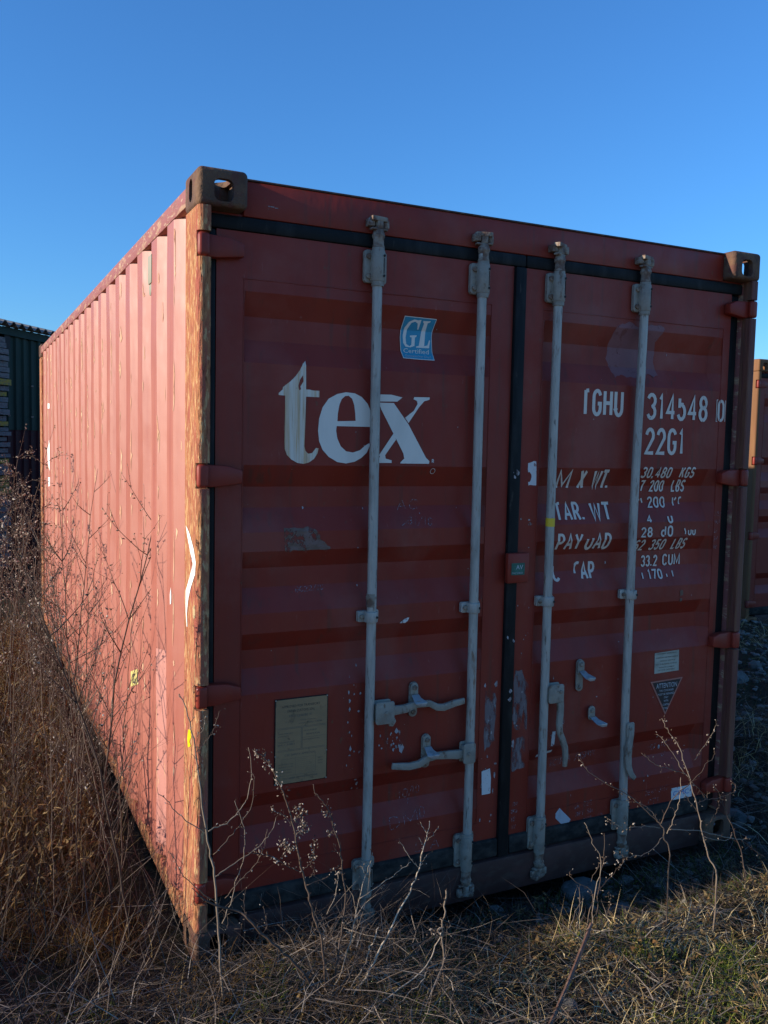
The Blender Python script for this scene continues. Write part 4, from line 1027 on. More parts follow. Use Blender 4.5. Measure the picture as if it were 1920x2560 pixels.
HAND = [
('P1 left stem with bare side twigs', [
 ( [(0.031, -0.27, -0.015), (0.018, -0.263, 0.122), (0.011, -0.256, 0.257), (-0.002, -0.249, 0.438), (-0.014, -0.242, 0.518), (-0.035, -0.235, 0.649), (-0.047, -0.228, 0.75), (-0.047, -0.221, 0.772), (-0.063, -0.214, 0.883), (-0.083, -0.207, 0.962), (-0.099, -0.2, 0.992)], 0.006, 0.0015, 0.2),
 ( [(-0.012, -0.22, 0.566), (0.032, -0.208, 0.572), (0.078, -0.197, 0.59), (0.109, -0.185, 0.618), (0.121, -0.173, 0.629), (0.138, -0.162, 0.711), (0.131, -0.15, 0.783)], 0.003, 0.001, 0.3),
 ( [(0.001, -0.24, 0.429), (0.052, -0.228, 0.446), (0.113, -0.216, 0.466), (0.163, -0.204, 0.491), (0.196, -0.192, 0.518), (0.215, -0.18, 0.554)], 0.003, 0.001, 0.3),
 ( [(0.0, -0.23, 0.495), (0.052, -0.224, 0.536), (0.09, -0.218, 0.572), (0.125, -0.212, 0.628), (0.134, -0.206, 0.69), (0.13, -0.2, 0.716)], 0.0025, 0.001, 0.3),
 ( [(-0.022, -0.23, 0.563), (-0.082, -0.243, 0.62), (-0.125, -0.255, 0.666), (-0.144, -0.268, 0.7), (-0.175, -0.28, 0.73)], 0.0025, 0.001, 0.4),
 ( [(0.005, -0.25, 0.354), (-0.046, -0.263, 0.404), (-0.1, -0.275, 0.469), (-0.129, -0.288, 0.53), (-0.148, -0.3, 0.565)], 0.0025, 0.001, 0.3),
 ( [(0.037, -0.23, 0.35), (0.084, -0.224, 0.395), (0.128, -0.218, 0.42), (0.155, -0.212, 0.456), (0.172, -0.206, 0.491), (0.18, -0.2, 0.531)], 0.0025, 0.001, 0.3),
 ( [(0.023, -0.25, 0.283), (0.048, -0.245, 0.336), (0.067, -0.24, 0.397), (0.089, -0.235, 0.454), (0.098, -0.23, 0.527), (0.091, -0.225, 0.578), (0.068, -0.22, 0.647)], 0.0025, 0.001, 0.3),
 ( [(-0.044, -0.21, 0.813), (-0.011, -0.2, 0.845), (0.014, -0.19, 0.875), (0.029, -0.18, 0.919)], 0.0018, 0.0008, 0.5),
 ( [(-0.049, -0.21, 0.858), (-0.026, -0.205, 0.88), (-0.018, -0.2, 0.911)], 0.0015, 0.0008, 0.5),
 ( [(0.011, -0.26, 0.291), (0.034, -0.253, 0.267), (0.043, -0.247, 0.286), (0.037, -0.24, 0.312)], 0.0018, 0.001, 0.1),
]),
('P2 seed-headed stem', [
 ( [(0.318, -0.38, -0.029), (0.315, -0.37, 0.077), (0.307, -0.36, 0.222), (0.287, -0.35, 0.277), (0.265, -0.34, 0.373), (0.249, -0.33, 0.436), (0.238, -0.32, 0.498), (0.227, -0.31, 0.573), (0.211, -0.3, 0.64), (0.195, -0.29, 0.688), (0.164, -0.28, 0.758), (0.14, -0.27, 0.794), (0.116, -0.26, 0.803)], 0.006, 0.0015, 0.9),
 ( [(0.261, -0.3, 0.42), (0.208, -0.313, 0.455), (0.153, -0.327, 0.503), (0.09, -0.34, 0.53)], 0.002, 0.001, 0.6),
 ( [(0.248, -0.28, 0.534), (0.27, -0.27, 0.535), (0.283, -0.26, 0.556)], 0.0015, 0.001, 1.0),
 ( [(0.242, -0.29, 0.497), (0.219, -0.295, 0.504), (0.196, -0.3, 0.529)], 0.0015, 0.001, 1.0),
 ( [(0.228, -0.28, 0.569), (0.201, -0.29, 0.608), (0.167, -0.3, 0.629)], 0.0015, 0.001, 0.5),
 ( [(0.226, -0.28, 0.565), (0.265, -0.27, 0.591), (0.259, -0.26, 0.607)], 0.0015, 0.001, 1.0),
 ( [(0.265, -0.3, 0.428), (0.293, -0.29, 0.441), (0.306, -0.28, 0.462), (0.312, -0.27, 0.494)], 0.0015, 0.0008, 0.8),
 ( [(0.272, -0.31, 0.381), (0.34, -0.297, 0.384), (0.374, -0.283, 0.399), (0.4, -0.27, 0.402)], 0.002, 0.001, 0.2),
 ( [(0.295, -0.33, 0.265), (0.359, -0.313, 0.27), (0.416, -0.297, 0.268), (0.474, -0.28, 0.268)], 0.0025, 0.001, 0.2),
 ( [(0.318, -0.34, 0.209), (0.373, -0.327, 0.264), (0.399, -0.313, 0.28), (0.431, -0.3, 0.324)], 0.002, 0.001, 0.3),
 ( [(0.333, -0.33, 0.284), (0.365, -0.32, 0.338), (0.378, -0.31, 0.387), (0.372, -0.3, 0.402)], 0.002, 0.001, 0.5),
 ( [(0.281, -0.31, 0.402), (0.304, -0.3, 0.423)], 0.0015, 0.001, 0.1),
]),
('P3 dark slim stem', [
 ( [(0.317, -0.38, 0.008), (0.344, -0.37, 0.107), (0.365, -0.36, 0.199), (0.385, -0.35, 0.297), (0.382, -0.34, 0.409), (0.373, -0.33, 0.486), (0.356, -0.32, 0.554), (0.345, -0.31, 0.603), (0.324, -0.3, 0.635), (0.304, -0.29, 0.662), (0.3, -0.28, 0.686)], 0.005, 0.0012, 0.4),
 ( [(0.37, -0.3, 0.543), (0.353, -0.3, 0.528)], 0.0012, 0.0008, 0.8),
 ( [(0.353, -0.29, 0.594), (0.339, -0.29, 0.589)], 0.0012, 0.0008, 0.8),
 ( [(0.386, -0.3, 0.446), (0.366, -0.3, 0.479)], 0.0012, 0.0008, 0.4),
]),
('P4 pale stem with forked tip', [
 ( [(0.386, -0.42, 0.056), (0.449, -0.408, 0.121), (0.508, -0.395, 0.203), (0.553, -0.382, 0.262), (0.605, -0.37, 0.321), (0.641, -0.357, 0.385), (0.662, -0.345, 0.447), (0.681, -0.333, 0.477), (0.695, -0.32, 0.516)], 0.0055, 0.0012, 0.1),
 ( [(0.683, -0.33, 0.476), (0.669, -0.33, 0.498), (0.657, -0.33, 0.522)], 0.0012, 0.0008, 0.4),
 ( [(0.683, -0.33, 0.456), (0.71, -0.325, 0.474), (0.731, -0.32, 0.493)], 0.0012, 0.0008, 0.4),
 ( [(0.651, -0.34, 0.37), (0.625, -0.337, 0.402), (0.594, -0.333, 0.45), (0.58, -0.33, 0.473)], 0.0015, 0.0008, 0.4),
 ( [(0.67, -0.33, 0.439), (0.651, -0.33, 0.472)], 0.0012, 0.0008, 0.4),
 ( [(0.653, -0.34, 0.379), (0.682, -0.33, 0.408)], 0.0012, 0.0008, 0.3),
]),
('P5 stem with long side twig', [
 ( [(0.33, -0.42, -0.007), (0.364, -0.405, 0.048), (0.432, -0.39, 0.12), (0.463, -0.375, 0.17), (0.499, -0.36, 0.22)], 0.004, 0.002, 0.0),
 ( [(0.308, -0.4, 0.051), (0.353, -0.383, 0.099), (0.397, -0.367, 0.205), (0.422, -0.35, 0.274), (0.453, -0.333, 0.354), (0.48, -0.317, 0.398), (0.5, -0.3, 0.437)], 0.004, 0.001, 0.2),
 ( [(0.436, -0.35, 0.323), (0.509, -0.333, 0.342), (0.579, -0.317, 0.359), (0.64, -0.3, 0.378)], 0.002, 0.001, 0.2),
 ( [(0.469, -0.32, 0.373), (0.453, -0.32, 0.409)], 0.001, 0.0008, 0.4),
 ( [(0.505, -0.33, 0.342), (0.531, -0.33, 0.324)], 0.001, 0.0008, 0),
 ( [(0.387, -0.36, 0.231), (0.406, -0.35, 0.217)], 0.001, 0.001, 0.5),
]),
('P6 thick reddish stem leaning left', [
 ( [(0.309, -0.4, 0.042), (0.256, -0.386, 0.12), (0.196, -0.371, 0.2), (0.127, -0.357, 0.272), (0.078, -0.343, 0.33), (0.055, -0.329, 0.352), (-0.036, -0.314, 0.395), (-0.067, -0.3, 0.424)], 0.008, 0.0025, 0.1),
 ( [(0.121, -0.35, 0.275), (0.068, -0.375, 0.318), (0.034, -0.4, 0.343)], 0.002, 0.001, 0.4),
 ( [(0.119, -0.34, 0.274), (0.142, -0.32, 0.286), (0.136, -0.3, 0.336)], 0.002, 0.001, 0.4),
 ( [(0.08, -0.32, 0.327), (0.074, -0.31, 0.354), (0.079, -0.3, 0.396)], 0.0015, 0.001, 0.4),
]),
('P7 short upright stub', [
 ( [(0.672, -0.5, -0.062), (0.666, -0.49, 0.056), (0.663, -0.48, 0.203), (0.673, -0.47, 0.289), (0.682, -0.46, 0.35)], 0.0045, 0.003, 0.3),
 ( [(0.673, -0.47, 0.214), (0.649, -0.475, 0.222), (0.625, -0.48, 0.249)], 0.001, 0.001, 1.0),
 ( [(0.676, -0.47, 0.213), (0.71, -0.45, 0.228)], 0.001, 0.001, 0.3),
 ( [(0.675, -0.47, 0.227), (0.664, -0.47, 0.261)], 0.001, 0.001, 0.5),
]),
('P8 long arching pale stalk', [
 ( [(0.379, -0.52, 0.051), (0.484, -0.5, 0.087), (0.588, -0.48, 0.118), (0.644, -0.46, 0.158), (0.68, -0.44, 0.196)], 0.004, 0.0015, 0),
 ( [(0.408, -0.54, 0.042), (0.523, -0.52, 0.084), (0.602, -0.5, 0.13)], 0.0035, 0.001, 0),
]),
('R1 right forked weed', [
 ( [(1.629, -0.44, 0.278), (1.616, -0.429, 0.33), (1.606, -0.418, 0.382), (1.58, -0.407, 0.409), (1.512, -0.396, 0.47), (1.473, -0.384, 0.504), (1.408, -0.373, 0.542), (1.357, -0.362, 0.572), (1.306, -0.351, 0.613), (1.291, -0.34, 0.643)], 0.0045, 0.001, 0.5),
 ( [(1.623, -0.4, 0.377), (1.683, -0.384, 0.443), (1.804, -0.368, 0.501), (1.884, -0.352, 0.546), (1.944, -0.336, 0.566), (1.956, -0.32, 0.579)], 0.003, 0.001, 0.3),
 ( [(1.654, -0.4, 0.333), (1.699, -0.387, 0.386), (1.736, -0.373, 0.452), (1.749, -0.36, 0.518)], 0.0025, 0.001, 0.4),
 ( [(1.599, -0.41, 0.396), (1.543, -0.415, 0.456), (1.469, -0.42, 0.492)], 0.002, 0.001, 0.4),
 ( [(1.601, -0.44, 0.349), (1.489, -0.46, 0.314), (1.392, -0.48, 0.331), (1.315, -0.5, 0.375)], 0.002, 0.001, 0.6),
 ( [(1.601, -0.42, 0.373), (1.509, -0.433, 0.4), (1.403, -0.447, 0.419), (1.325, -0.46, 0.469)], 0.0018, 0.001, 0.6),
 ( [(1.647, -0.42, 0.359), (1.797, -0.415, 0.325), (1.939, -0.41, 0.274), (2.039, -0.405, 0.242), (2.064, -0.4, 0.244)], 0.003, 0.0015, 0.1),
]),
('R2 tall tangled weed beside the corner', [
 ( [(1.761, -0.54, 0.211), (1.742, -0.52, 0.281), (1.729, -0.5, 0.351), (1.728, -0.48, 0.418), (1.711, -0.46, 0.506), (1.706, -0.44, 0.564), (1.685, -0.42, 0.641), (1.675, -0.4, 0.68), (1.642, -0.38, 0.732), (1.641, -0.36, 0.758)], 0.005, 0.001, 0.5),
 ( [(1.737, -0.41, 0.538), (1.712, -0.397, 0.57), (1.678, -0.385, 0.631), (1.645, -0.373, 0.675), (1.62, -0.36, 0.701)], 0.0022, 0.001, 0.3),
 ( [(1.722, -0.41, 0.551), (1.672, -0.402, 0.572), (1.601, -0.395, 0.596), (1.558, -0.388, 0.627), (1.533, -0.38, 0.649)], 0.0022, 0.001, 0.3),
 ( [(1.773, -0.4, 0.595), (1.821, -0.387, 0.623), (1.876, -0.373, 0.667), (1.921, -0.36, 0.705)], 0.002, 0.001, 0.5),
 ( [(1.743, -0.42, 0.524), (1.795, -0.413, 0.48), (1.834, -0.407, 0.441), (1.855, -0.4, 0.46)], 0.002, 0.001, 0.4),
 ( [(1.752, -0.44, 0.448), (1.807, -0.432, 0.449), (1.882, -0.424, 0.442), (1.966, -0.416, 0.449), (1.984, -0.408, 0.471), (1.973, -0.4, 0.481)], 0.0022, 0.001, 0.4),
 ( [(1.805, -0.44, 0.356), (1.853, -0.435, 0.379), (1.878, -0.43, 0.417), (1.88, -0.425, 0.46), (1.853, -0.42, 0.496)], 0.0018, 0.001, 0.3),
 ( [(1.766, -0.44, 0.407), (1.72, -0.44, 0.458), (1.682, -0.44, 0.503)], 0.0018, 0.001, 0.2),
 ( [(1.758, -0.48, 0.337), (1.854, -0.467, 0.3), (1.921, -0.453, 0.29), (1.942, -0.44, 0.303)], 0.002, 0.001, 0.3),
]),
('R3 slender dark stem by the corner', [
 ( [(2.143, -0.34, 0.028), (2.15, -0.305, 0.137), (2.124, -0.27, 0.235), (2.108, -0.235, 0.322), (2.093, -0.2, 0.375)], 0.004, 0.001, 0.3),
 ( [(2.3, -0.3, 0.075), (2.254, -0.28, 0.106), (2.199, -0.26, 0.151)], 0.002, 0.002, 0.0),
]),
('R4 cluster of thin upright stalks', [
 ( [(1.359, -0.38, 0.008), (1.389, -0.347, 0.121), (1.438, -0.313, 0.24), (1.462, -0.28, 0.32)], 0.0035, 0.001, 0.2),
 ( [(1.344, -0.37, 0.006), (1.372, -0.348, 0.125), (1.417, -0.325, 0.236), (1.392, -0.302, 0.303), (1.367, -0.28, 0.377)], 0.003, 0.001, 0.3),
 ( [(1.234, -0.38, 0.037), (1.284, -0.36, 0.111), (1.331, -0.34, 0.127)], 0.003, 0.001, 0.2),
 ( [(1.319, -0.37, 0.031), (1.347, -0.36, 0.11), (1.352, -0.35, 0.156), (1.304, -0.34, 0.187), (1.272, -0.33, 0.215), (1.276, -0.32, 0.226)], 0.003, 0.001, 0.4),
 ( [(1.389, -0.36, 0.042), (1.434, -0.353, 0.055), (1.441, -0.347, 0.11), (1.438, -0.34, 0.123)], 0.002, 0.001, 0.5),
 ( [(1.272, -0.38, 0.047), (1.296, -0.36, 0.122), (1.305, -0.34, 0.174)], 0.003, 0.001, 0.4),
 ( [(1.37, -0.33, 0.123), (1.447, -0.313, 0.145), (1.525, -0.297, 0.182), (1.563, -0.28, 0.2)], 0.0015, 0.001, 0.7),
 ( [(1.368, -0.33, 0.176), (1.417, -0.315, 0.225), (1.454, -0.3, 0.237)], 0.0015, 0.001, 0.6),
]),
]
LAB = {'P1': 'bare branching dry weed standing before the left corner post', 'P2': 'tall dry weed with pale fluffy seed heads in front of the approval plate',
 'P3': 'slim dark dry weed with few buds right of the fluffy seed heads', 'P4': 'pale straight dry stalk with forked tip between the two left locking bars',
 'P5': 'pale thin stalk with a long bare side twig before the leftmost locking bar', 'P6': 'thick reddish dry stem leaning left across the foot of the left door',
 'P7': 'short upright broken weed stub below the centre of the doors', 'P8': 'long arching pale stalk lying low in the front grass',
 'R1': 'forked dry weed spreading low before the right door warning triangle', 'R2': 'tall tangled dry weed rising before the white label on the right door',
 'R3': 'slender dark stem leaning by the bottom right corner of the near container', 'R4': 'cluster of thin upright dry stalks below the right door sill'}
rw = random.Random(17)
for nm, brs in HAND:
    pt = Plant(); base = None
    pale = {'P4': .95, 'P5': .85, 'P8': .95, 'P3': .35, 'P6': .15, 'R3': .1}.get(nm[:2], .6)
    for i, (P, ra, rb, sd) in enumerate(brs):
        P = [Vector(p) for p in P]
        if i == 0:
            base = P[0].copy(); g = float(gh(base.x, base.y)); base.z = g
            P = [Vector((base.x, base.y, g - .02))] + P if P[0].z > g else P
        Q = cat_poly(P, max(8, 4*len(P)))
        for k in range(1, len(Q)-1): Q[k] += Vector((rw.gauss(0, .0012), rw.gauss(0, .003), rw.gauss(0, .0012)))
        pt.branch(Q, ra * .66, rb * .95, min(1, max(0, pale + rw.uniform(-.15, .15))), 6 if i == 0 else 5)
        pt.nodes(Q, .40 + .35*sd, rw, rb)
        if sd >= .5: pt.seeds(Q, (sd - .35) * (1.6 if nm[:2] != 'P2' else 2.6), rw, .45 if nm[:2] != 'P2' else .3 if i else .72, .0044, .009)
    r_ = pt.finish('dry_weed', tuple(base)); tag(r_, LAB[nm[:2]], 'weed', 'dry weeds in front of the doors')

def grow(rr, h, style):
    """one wild dry plant at the origin"""
    p = Plant(); lean = Vector((rr.gauss(0, .10), rr.gauss(0, .10), 1)); n = 14; P = [Vector((0, 0, -.03))]
    cur = Vector((rr.gauss(0, .06), rr.gauss(0, .06), 0))
    for i in range(n):
        t = (i+1) / n; P.append(Vector((lean.x*h*t + cur.x*h*t*t + rr.gauss(0, .004), lean.y*h*t + cur.y*h*t*t + rr.gauss(0, .004), h*t)))
    r0 = .0022 + .0018*h; tt = rr.uniform(.0, .55)
    p.branch(P, r0, .0008, tt, 5)
    nb = int({'fluffy': 10, 'bare': 11, 'bud': 17}[style] * (0.6 + .3*h)); az = rr.uniform(0, 6.28)
    for b in range(nb):
        t = .22 + .76 * (b + rr.random()) / nb; i = min(n, max(1, int(t*n))); o = P[i]; az += 2.4 + rr.uniform(-.5, .5)
        ln = h * rr.uniform(.14, .30) * (1.25 - t) + .05; el = rr.uniform(.45, 1.05)
        d = Vector((math.cos(az)*math.cos(el), math.sin(az)*math.cos(el), math.sin(el))); Q = [o]; m_ = 7
        for k in range(m_):
            d = (d + Vector((rr.gauss(0, .08), rr.gauss(0, .08), .07 if style != 'fluffy' else -.06*k))).normalized(); Q.append(Q[-1] + d*ln/m_)
        p.branch(Q, r0*.42, .0006, max(0, min(1, tt + rr.uniform(-.15, .12))), 4)
        if style == 'fluffy': p.seeds(Q, .45, rr, .25, .0078, .010)
        elif style == 'bud': p.seeds(Q, .55, rr, .35, .0052, .007)
        p.nodes(Q, .4, rr, .0007)
        for _ in range(2):
            j = rr.randint(2, m_-1); d2 = (Q[j+1]-Q[j]).normalized(); d2 = (d2 + Vector((rr.gauss(0, .5), rr.gauss(0, .5), rr.gauss(.1, .3)))).normalized(); S2 = [Q[j], Q[j] + d2*ln*.2, Q[j] + d2*ln*.38 + Vector((0, 0, .01))]
            p.branch(S2, .0009, .0005, rr.random()*.6, 3)
            if style == 'fluffy': p.seeds([S2[0].lerp(S2[-1], q/4) for q in range(5)], .4, rr, .2, .0065, .008)
            elif rr.random() < .7: p.seeds(S2, .4, rr, .5, .003, .004)
    if style == 'bud': p.seeds(P, .6, rr, .70, .0055, .008)
    if style == 'fluffy': p.seeds(P, .6, rr, .72, .0078, .013)
    return p
rg = random.Random(23)
protos = {}
for st_, cnt, h in (('fluffy', 5, 1.45), ('bare', 4, 1.5), ('bud', 5, 1.6)):
    protos[st_] = [grow(rg, h * rg.uniform(.9, 1.1), st_).finish('dry_weed') for _ in range(cnt)]
used = set()
def plant(style, x, y, h, group, label, rz=None, k=None, lean=(0, 0)):
    k = rg.randrange(len(protos[style])) if k is None else k
    pr_ = protos[style][k]
    if id(pr_) in used: o = copy_tree(pr_)
    else: used.add(id(pr_)); o = pr_
    s = h / {'fluffy': 1.45, 'bare': 1.5, 'bud': 1.6}[style]
    o.location = (x, y, float(gh(x, y))); o.scale = (s, s, s); o.rotation_euler = (lean[0], lean[1], rg.uniform(0, 6.28) if rz is None else rz)
    tag(o, label, 'weed', group); return o
GA = 'dry weeds along the lit container wall'; LA = 'slender dry weed growing along the sunlit side wall of the container'
for x, y, h, st_ in ((-.20, .74, 1.80, 'bud'), (-.16, .58, 1.30, 'bare'), (-.22, 1.15, 1.45, 'bud'), (-.24, 1.5, 1.45, 'bare'), (-.18, 1.9, 1.3, 'bud'), (-.22, 2.5, 1.3, 'bud'), (-.2, 3.2, 1.3, 'bare'),
        (-.18, .36, .95, 'bare'), (-.12, .9, 1.1, 'bare'), (-.3, 1.9, 1.15, 'bare'), (-.16, 1.45, 1.0, 'bare'), (-.30, .62, 1.0, 'bare'), (-.26, .95, 1.25, 'bud'), (-.10, 1.25, .9, 'bare'), (-.2, 2.2, 1.1, 'bud'), (-.14, .48, .8, 'bud'), (-.26, 1.3, .9, 'bud'), (-.36, .8, .85, 'bare')):
    plant(st_, x, y, h, GA, LA)
ORD = 'first second third fourth fifth sixth seventh eighth ninth tenth eleventh twelfth thirteenth fourteenth fifteenth sixteenth seventeenth eighteenth'.split()
row_ = sorted((o for o in bpy.data.objects if o.get('group') == GA), key=lambda o: o.location.y)
bpy.context.view_layer.update()
for k, o in enumerate(row_): o['label'] = '%s slender dry weed counted from the front post along the sunlit side wall' % ORD[k]
o = plant('bud', -.17, .20, 1.62, GA, 'leaning bud-covered dry weed nearest the front post on the sunlit side', .6, 1, (0, -.10))
GB = 'fluffy weeds massed before the shed'; LB = 'fluffy seed-headed dry weed in the thicket before the shed at left'
for _ in range(20):
    y = rg.uniform(1.8, 6.2); x = -.67 + rg.uniform(.018, .070) * (y + 2.74)
    plant('fluffy' if rg.random() < .75 else 'bud', x, y, rg.uniform(1.25, 1.66) + .01*y, GB, LB)
for _ in range(8):
    y = rg.uniform(2.5, 5.8); x = -.67 + rg.uniform(.06, .088) * (y + 2.74)
    plant('fluffy' if rg.random() < .6 else 'bud', x, y, rg.uniform(.8, 1.25), GB, LB)
GC = 'dry weeds on the left bank'; LC = 'bare dry weed standing in the brown grass at the left edge'
for _ in range(20):
    y = rg.uniform(.25, 3.2); x = rg.uniform(-.66 + .03*y, -.34 + .04*y)
    plant(rg.choice(('bare', 'bare', 'bud')), x, y, rg.uniform(.45, .85) + .16*y, GC, LC)
GD = 'dry weeds out at the left'; LD = 'dry weed standing out on the left bank towards the sun'
for _ in range(30):
    x = rg.uniform(-3.6, -1.3); y = rg.uniform(-1.6, 3.4)
    plant(rg.choice(('bare', 'fluffy', 'bud')), x, y, rg.uniform(.35, .6) + (.35 if y > .8 else 0), GD, LD)
GE = 'weeds by the farther container'; LE = 'dim dry weed on the rubble between the two containers'
for x, y in ((3.3, 1.1), (4.1, 1.7), (5.0, 2.6), (3.0, .3), (5.6, 3.0)): plant('bare', x, y, rg.uniform(.35, .6), GE, LE)
for ps in protos.values():
    for pr_ in ps:
        if id(pr_) not in used:
            for c in list(pr_.children): bpy.data.objects.remove(c)
            bpy.data.objects.remove(pr_)

# ------------------------------------------------------------------ grass, litter, gravel
def ribbons(name, x, y, h, w_, flat, curl, tints, matl, az=None, z0=None, seg=3):
    """n ribbons: length h, width w_, flat 0 upright..1 lying, curl droop"""
    n = len(x); a = rs.uniform(0, 2*np.pi, n) if az is None else az
    el = (1 - flat) * np.pi/2; z = gh(x, y) if z0 is None else z0
    dirx, diry = np.cos(a), np.sin(a); pts = [np.stack([x, y, z], -1)]
    e = el.copy(); cur = pts[0].copy(); da = rs.normal(0, .25, n)
    for k in range(seg):
        ak = a + da * (k + 1)
        d = np.stack([np.cos(ak)*np.cos(e), np.sin(ak)*np.cos(e), np.sin(e)], -1)
        cur = cur + d * (h/seg)[:, None]; pts.append(cur.copy()); e = e - curl
    for p in pts[1:]:
        g = gh(p[:, 0], p[:, 1]); p[:, 2] = np.maximum(p[:, 2], g + .004)
    side_ = np.stack([-np.sin(a), np.cos(a), rs.normal(0, .45, n)], -1); side_ /= np.linalg.norm(side_, axis=1)[:, None]
    V = np.zeros((n, 2*seg + 1, 3)); 
    for k in range(seg):
        ww = (w_ * (1 - .28*k))[:, None] * .5
        V[:, 2*k] = pts[k] - side_*ww; V[:, 2*k+1] = pts[k] + side_*ww
    V[:, 2*seg] = pts[seg]
    base = (np.arange(n) * (2*seg+1))[:, None]
    Fq = []
    for k in range(seg-1): Fq += [[2*k, 2*k+1, 2*k+3], [2*k, 2*k+3, 2*k+2]]
    Fq += [[2*seg-2, 2*seg-1, 2*seg]]
    Fi = (base[:, :, None] + np.array(Fq)[None]).reshape(-1, 3)
    me = bpy.data.meshes.new(name); nv = n*(2*seg+1); nf = len(Fi)
    me.vertices.add(nv); me.vertices.foreach_set('co', V.reshape(-1).astype(np.float32))
    me.loops.add(nf*3); me.loops.foreach_set('vertex_index', Fi.reshape(-1).astype(np.int32))
    me.polygons.add(nf); me.polygons.foreach_set('loop_start', np.arange(0, nf*3, 3, dtype=np.int32))
    me.update(); me.materials.append(matl); tint_attr(me, np.repeat(tints, 2*seg+1))
    o = bpy.data.objects.new(name, me); C.objects.link(o); tag(o, kind='stuff'); return o
def leafmat(name, cols): return mat(name, cols[0], rough=.85, spec=.12, tint=cols)
Mdry = leafmat('straw', [(0.06, 0.033, 0.014), (0.22, 0.14, 0.055), (0.50, 0.36, 0.155), (0.80, 0.66, 0.40)])
Mrust = leafmat('rusty_grass', [(0.040, 0.019, 0.006), (0.14, 0.070, 0.020), (0.31, 0.18, 0.055), (0.54, 0.40, 0.19)])
Mgreen = leafmat('green_grass', [(0.035, 0.055, 0.008), (0.085, 0.125, 0.018), (0.19, 0.225, 0.036), (0.38, 0.35, 0.09)])
Mtwig = leafmat('grey_twigs', [(0.030, 0.021, 0.017), (0.080, 0.058, 0.045), (0.18, 0.14, 0.11), (0.40, 0.34, 0.28)])
Mleaf = leafmat('dead_leaves', [(0.08, 0.045, 0.02), (0.17, 0.09, 0.035), (0.24, 0.16, 0.07), (0.11, 0.09, 0.05)])
def clumpy(n, x0, x1, y0, y1, k=18, s=.09, mix=.55):
    m_ = int(n*mix); cx = rs.uniform(x0, x1, k); cy = rs.uniform(y0, y1, k); i = rs.randint(0, k, m_)
    x = np.concatenate([rs.uniform(x0, x1, n-m_), cx[i] + rs.normal(0, s, m_)]); y = np.concatenate([rs.uniform(y0, y1, n-m_), cy[i] + rs.normal(0, s, m_)])
    ok = ~((x > .0) & (x < 2.44) & (y > .035)); return x[ok], y[ok]
U_ = rs.uniform
# front: matted straw, short tufts, twigs
x, y = clumpy(19000, .35, 3.2, -1.7, -.20, 90, .07, .75); n = len(x)
ribbons('dry_grass', x, y, U_(.02, .10, n), U_(.0018, .0050, n), U_(.55, 1.0, n), U_(-.05, .40, n), rs.beta(1.3, 1.1, n), Mdry)
x, y = clumpy(9000, -1.2, .6, -1.7, .05, 40, .10, .5); n = len(x)
ribbons('dry_grass', x, y, U_(.03, .11, n), U_(.0014, .0032, n), U_(.6, 1.0, n), U_(-.05, .40, n), rs.beta(1.0, 2.0, n), Mtwig)  # dark twig colours stand in for shade on the left front grass
x, y = clumpy(15000, .45, 3.2, -1.4, -.22, 46, .065, .95); n = len(x)
ribbons('green_grass', x, y, U_(.015, .06, n), U_(.0016, .0034, n), U_(.1, .85, n), U_(.0, .5, n), rs.beta(1.3, 1.5, n), Mgreen)
x, y = clumpy(3600, -1.2, .9, -1.7, .0, 22, .05, .85); n = len(x)
ribbons('green_grass', x, y, U_(.02, .08, n), U_(.0016, .003, n), U_(.1, .8, n), U_(.0, .5, n), rs.beta(1.4, 2.4, n), Mgreen)
x, y = clumpy(8000, .5, 2.6, -.32, .02, 30, .10, .5); n = len(x)
ribbons('shade_tinted_litter', x, y, U_(.03, .12, n), U_(.0018, .004, n), U_(.4, 1.0, n), U_(.0, .4, n), rs.beta(1.2, 4, n), Mtwig)  # litter tinted dark to deepen the shade before the sill
x, y = clumpy(3500, .6, 2.6, -.30, .02, 24, .08, .7); n = len(x)
ribbons('green_grass', x, y, U_(.02, .08, n), U_(.0016, .0032, n), U_(.2, .9, n), U_(.0, .5, n), rs.beta(1.1, 4, n), Mgreen)  # green tints kept low too, shade put into the blade colour
x, y = clumpy(6000, -1.3, 3.2, -1.7, .02, 40, .12, .4); n = len(x)
ribbons('twig_litter', x, y, U_(.05, .26, n), U_(.0014, .0036, n), U_(.80, 1.02, n), U_(-.12, .12, n), rs.beta(1.2, 1.5, n), Mtwig, z0=gh(x, y) + U_(.0, .045, n))
x, y = clumpy(2600, -1.2, 1.0, -1.5, .02, 20, .16, .6); n = len(x)
ribbons('twig_litter', x, y, U_(.20, .65, n), U_(.0020, .0046, n), U_(.88, 1.0, n), U_(-.06, .09, n), rs.beta(1.2, 1.7, n), Mtwig, z0=gh(x, y) + U_(.0, .08, n), seg=6)
x, y = clumpy(9000, -1.2, 3.2, -1.7, .0, 50, .09, .7); n = len(x)
ribbons('leaf_litter', x, y, U_(.012, .035, n), U_(.006, .015, n), U_(.6, 1.0, n), U_(-.4, .5, n), U_(0, 1, n), Mleaf, z0=gh(x, y) + U_(.0, .03, n))
x, y = clumpy(900, -.45, .75, -.62, -.04, 12, .10, .7); n = len(x)
ribbons('twig_litter', x, y, U_(.12, .45, n), U_(.0016, .0034, n), U_(.55, 1.0, n), U_(-.08, .16, n), rs.beta(1.2, 1.5, n), Mtwig, z0=gh(x, y) + U_(.0, .10, n), seg=6)
x, y = clumpy(2600, -.5, .7, -.6, -.02, 24, .07, .8); n = len(x)
ribbons('dry_grass', x, y, U_(.04, .16, n), U_(.0014, .0030, n), U_(.1, .9, n), U_(.1, .6, n), rs.beta(1.0, 2.0, n), Mrust, seg=4)
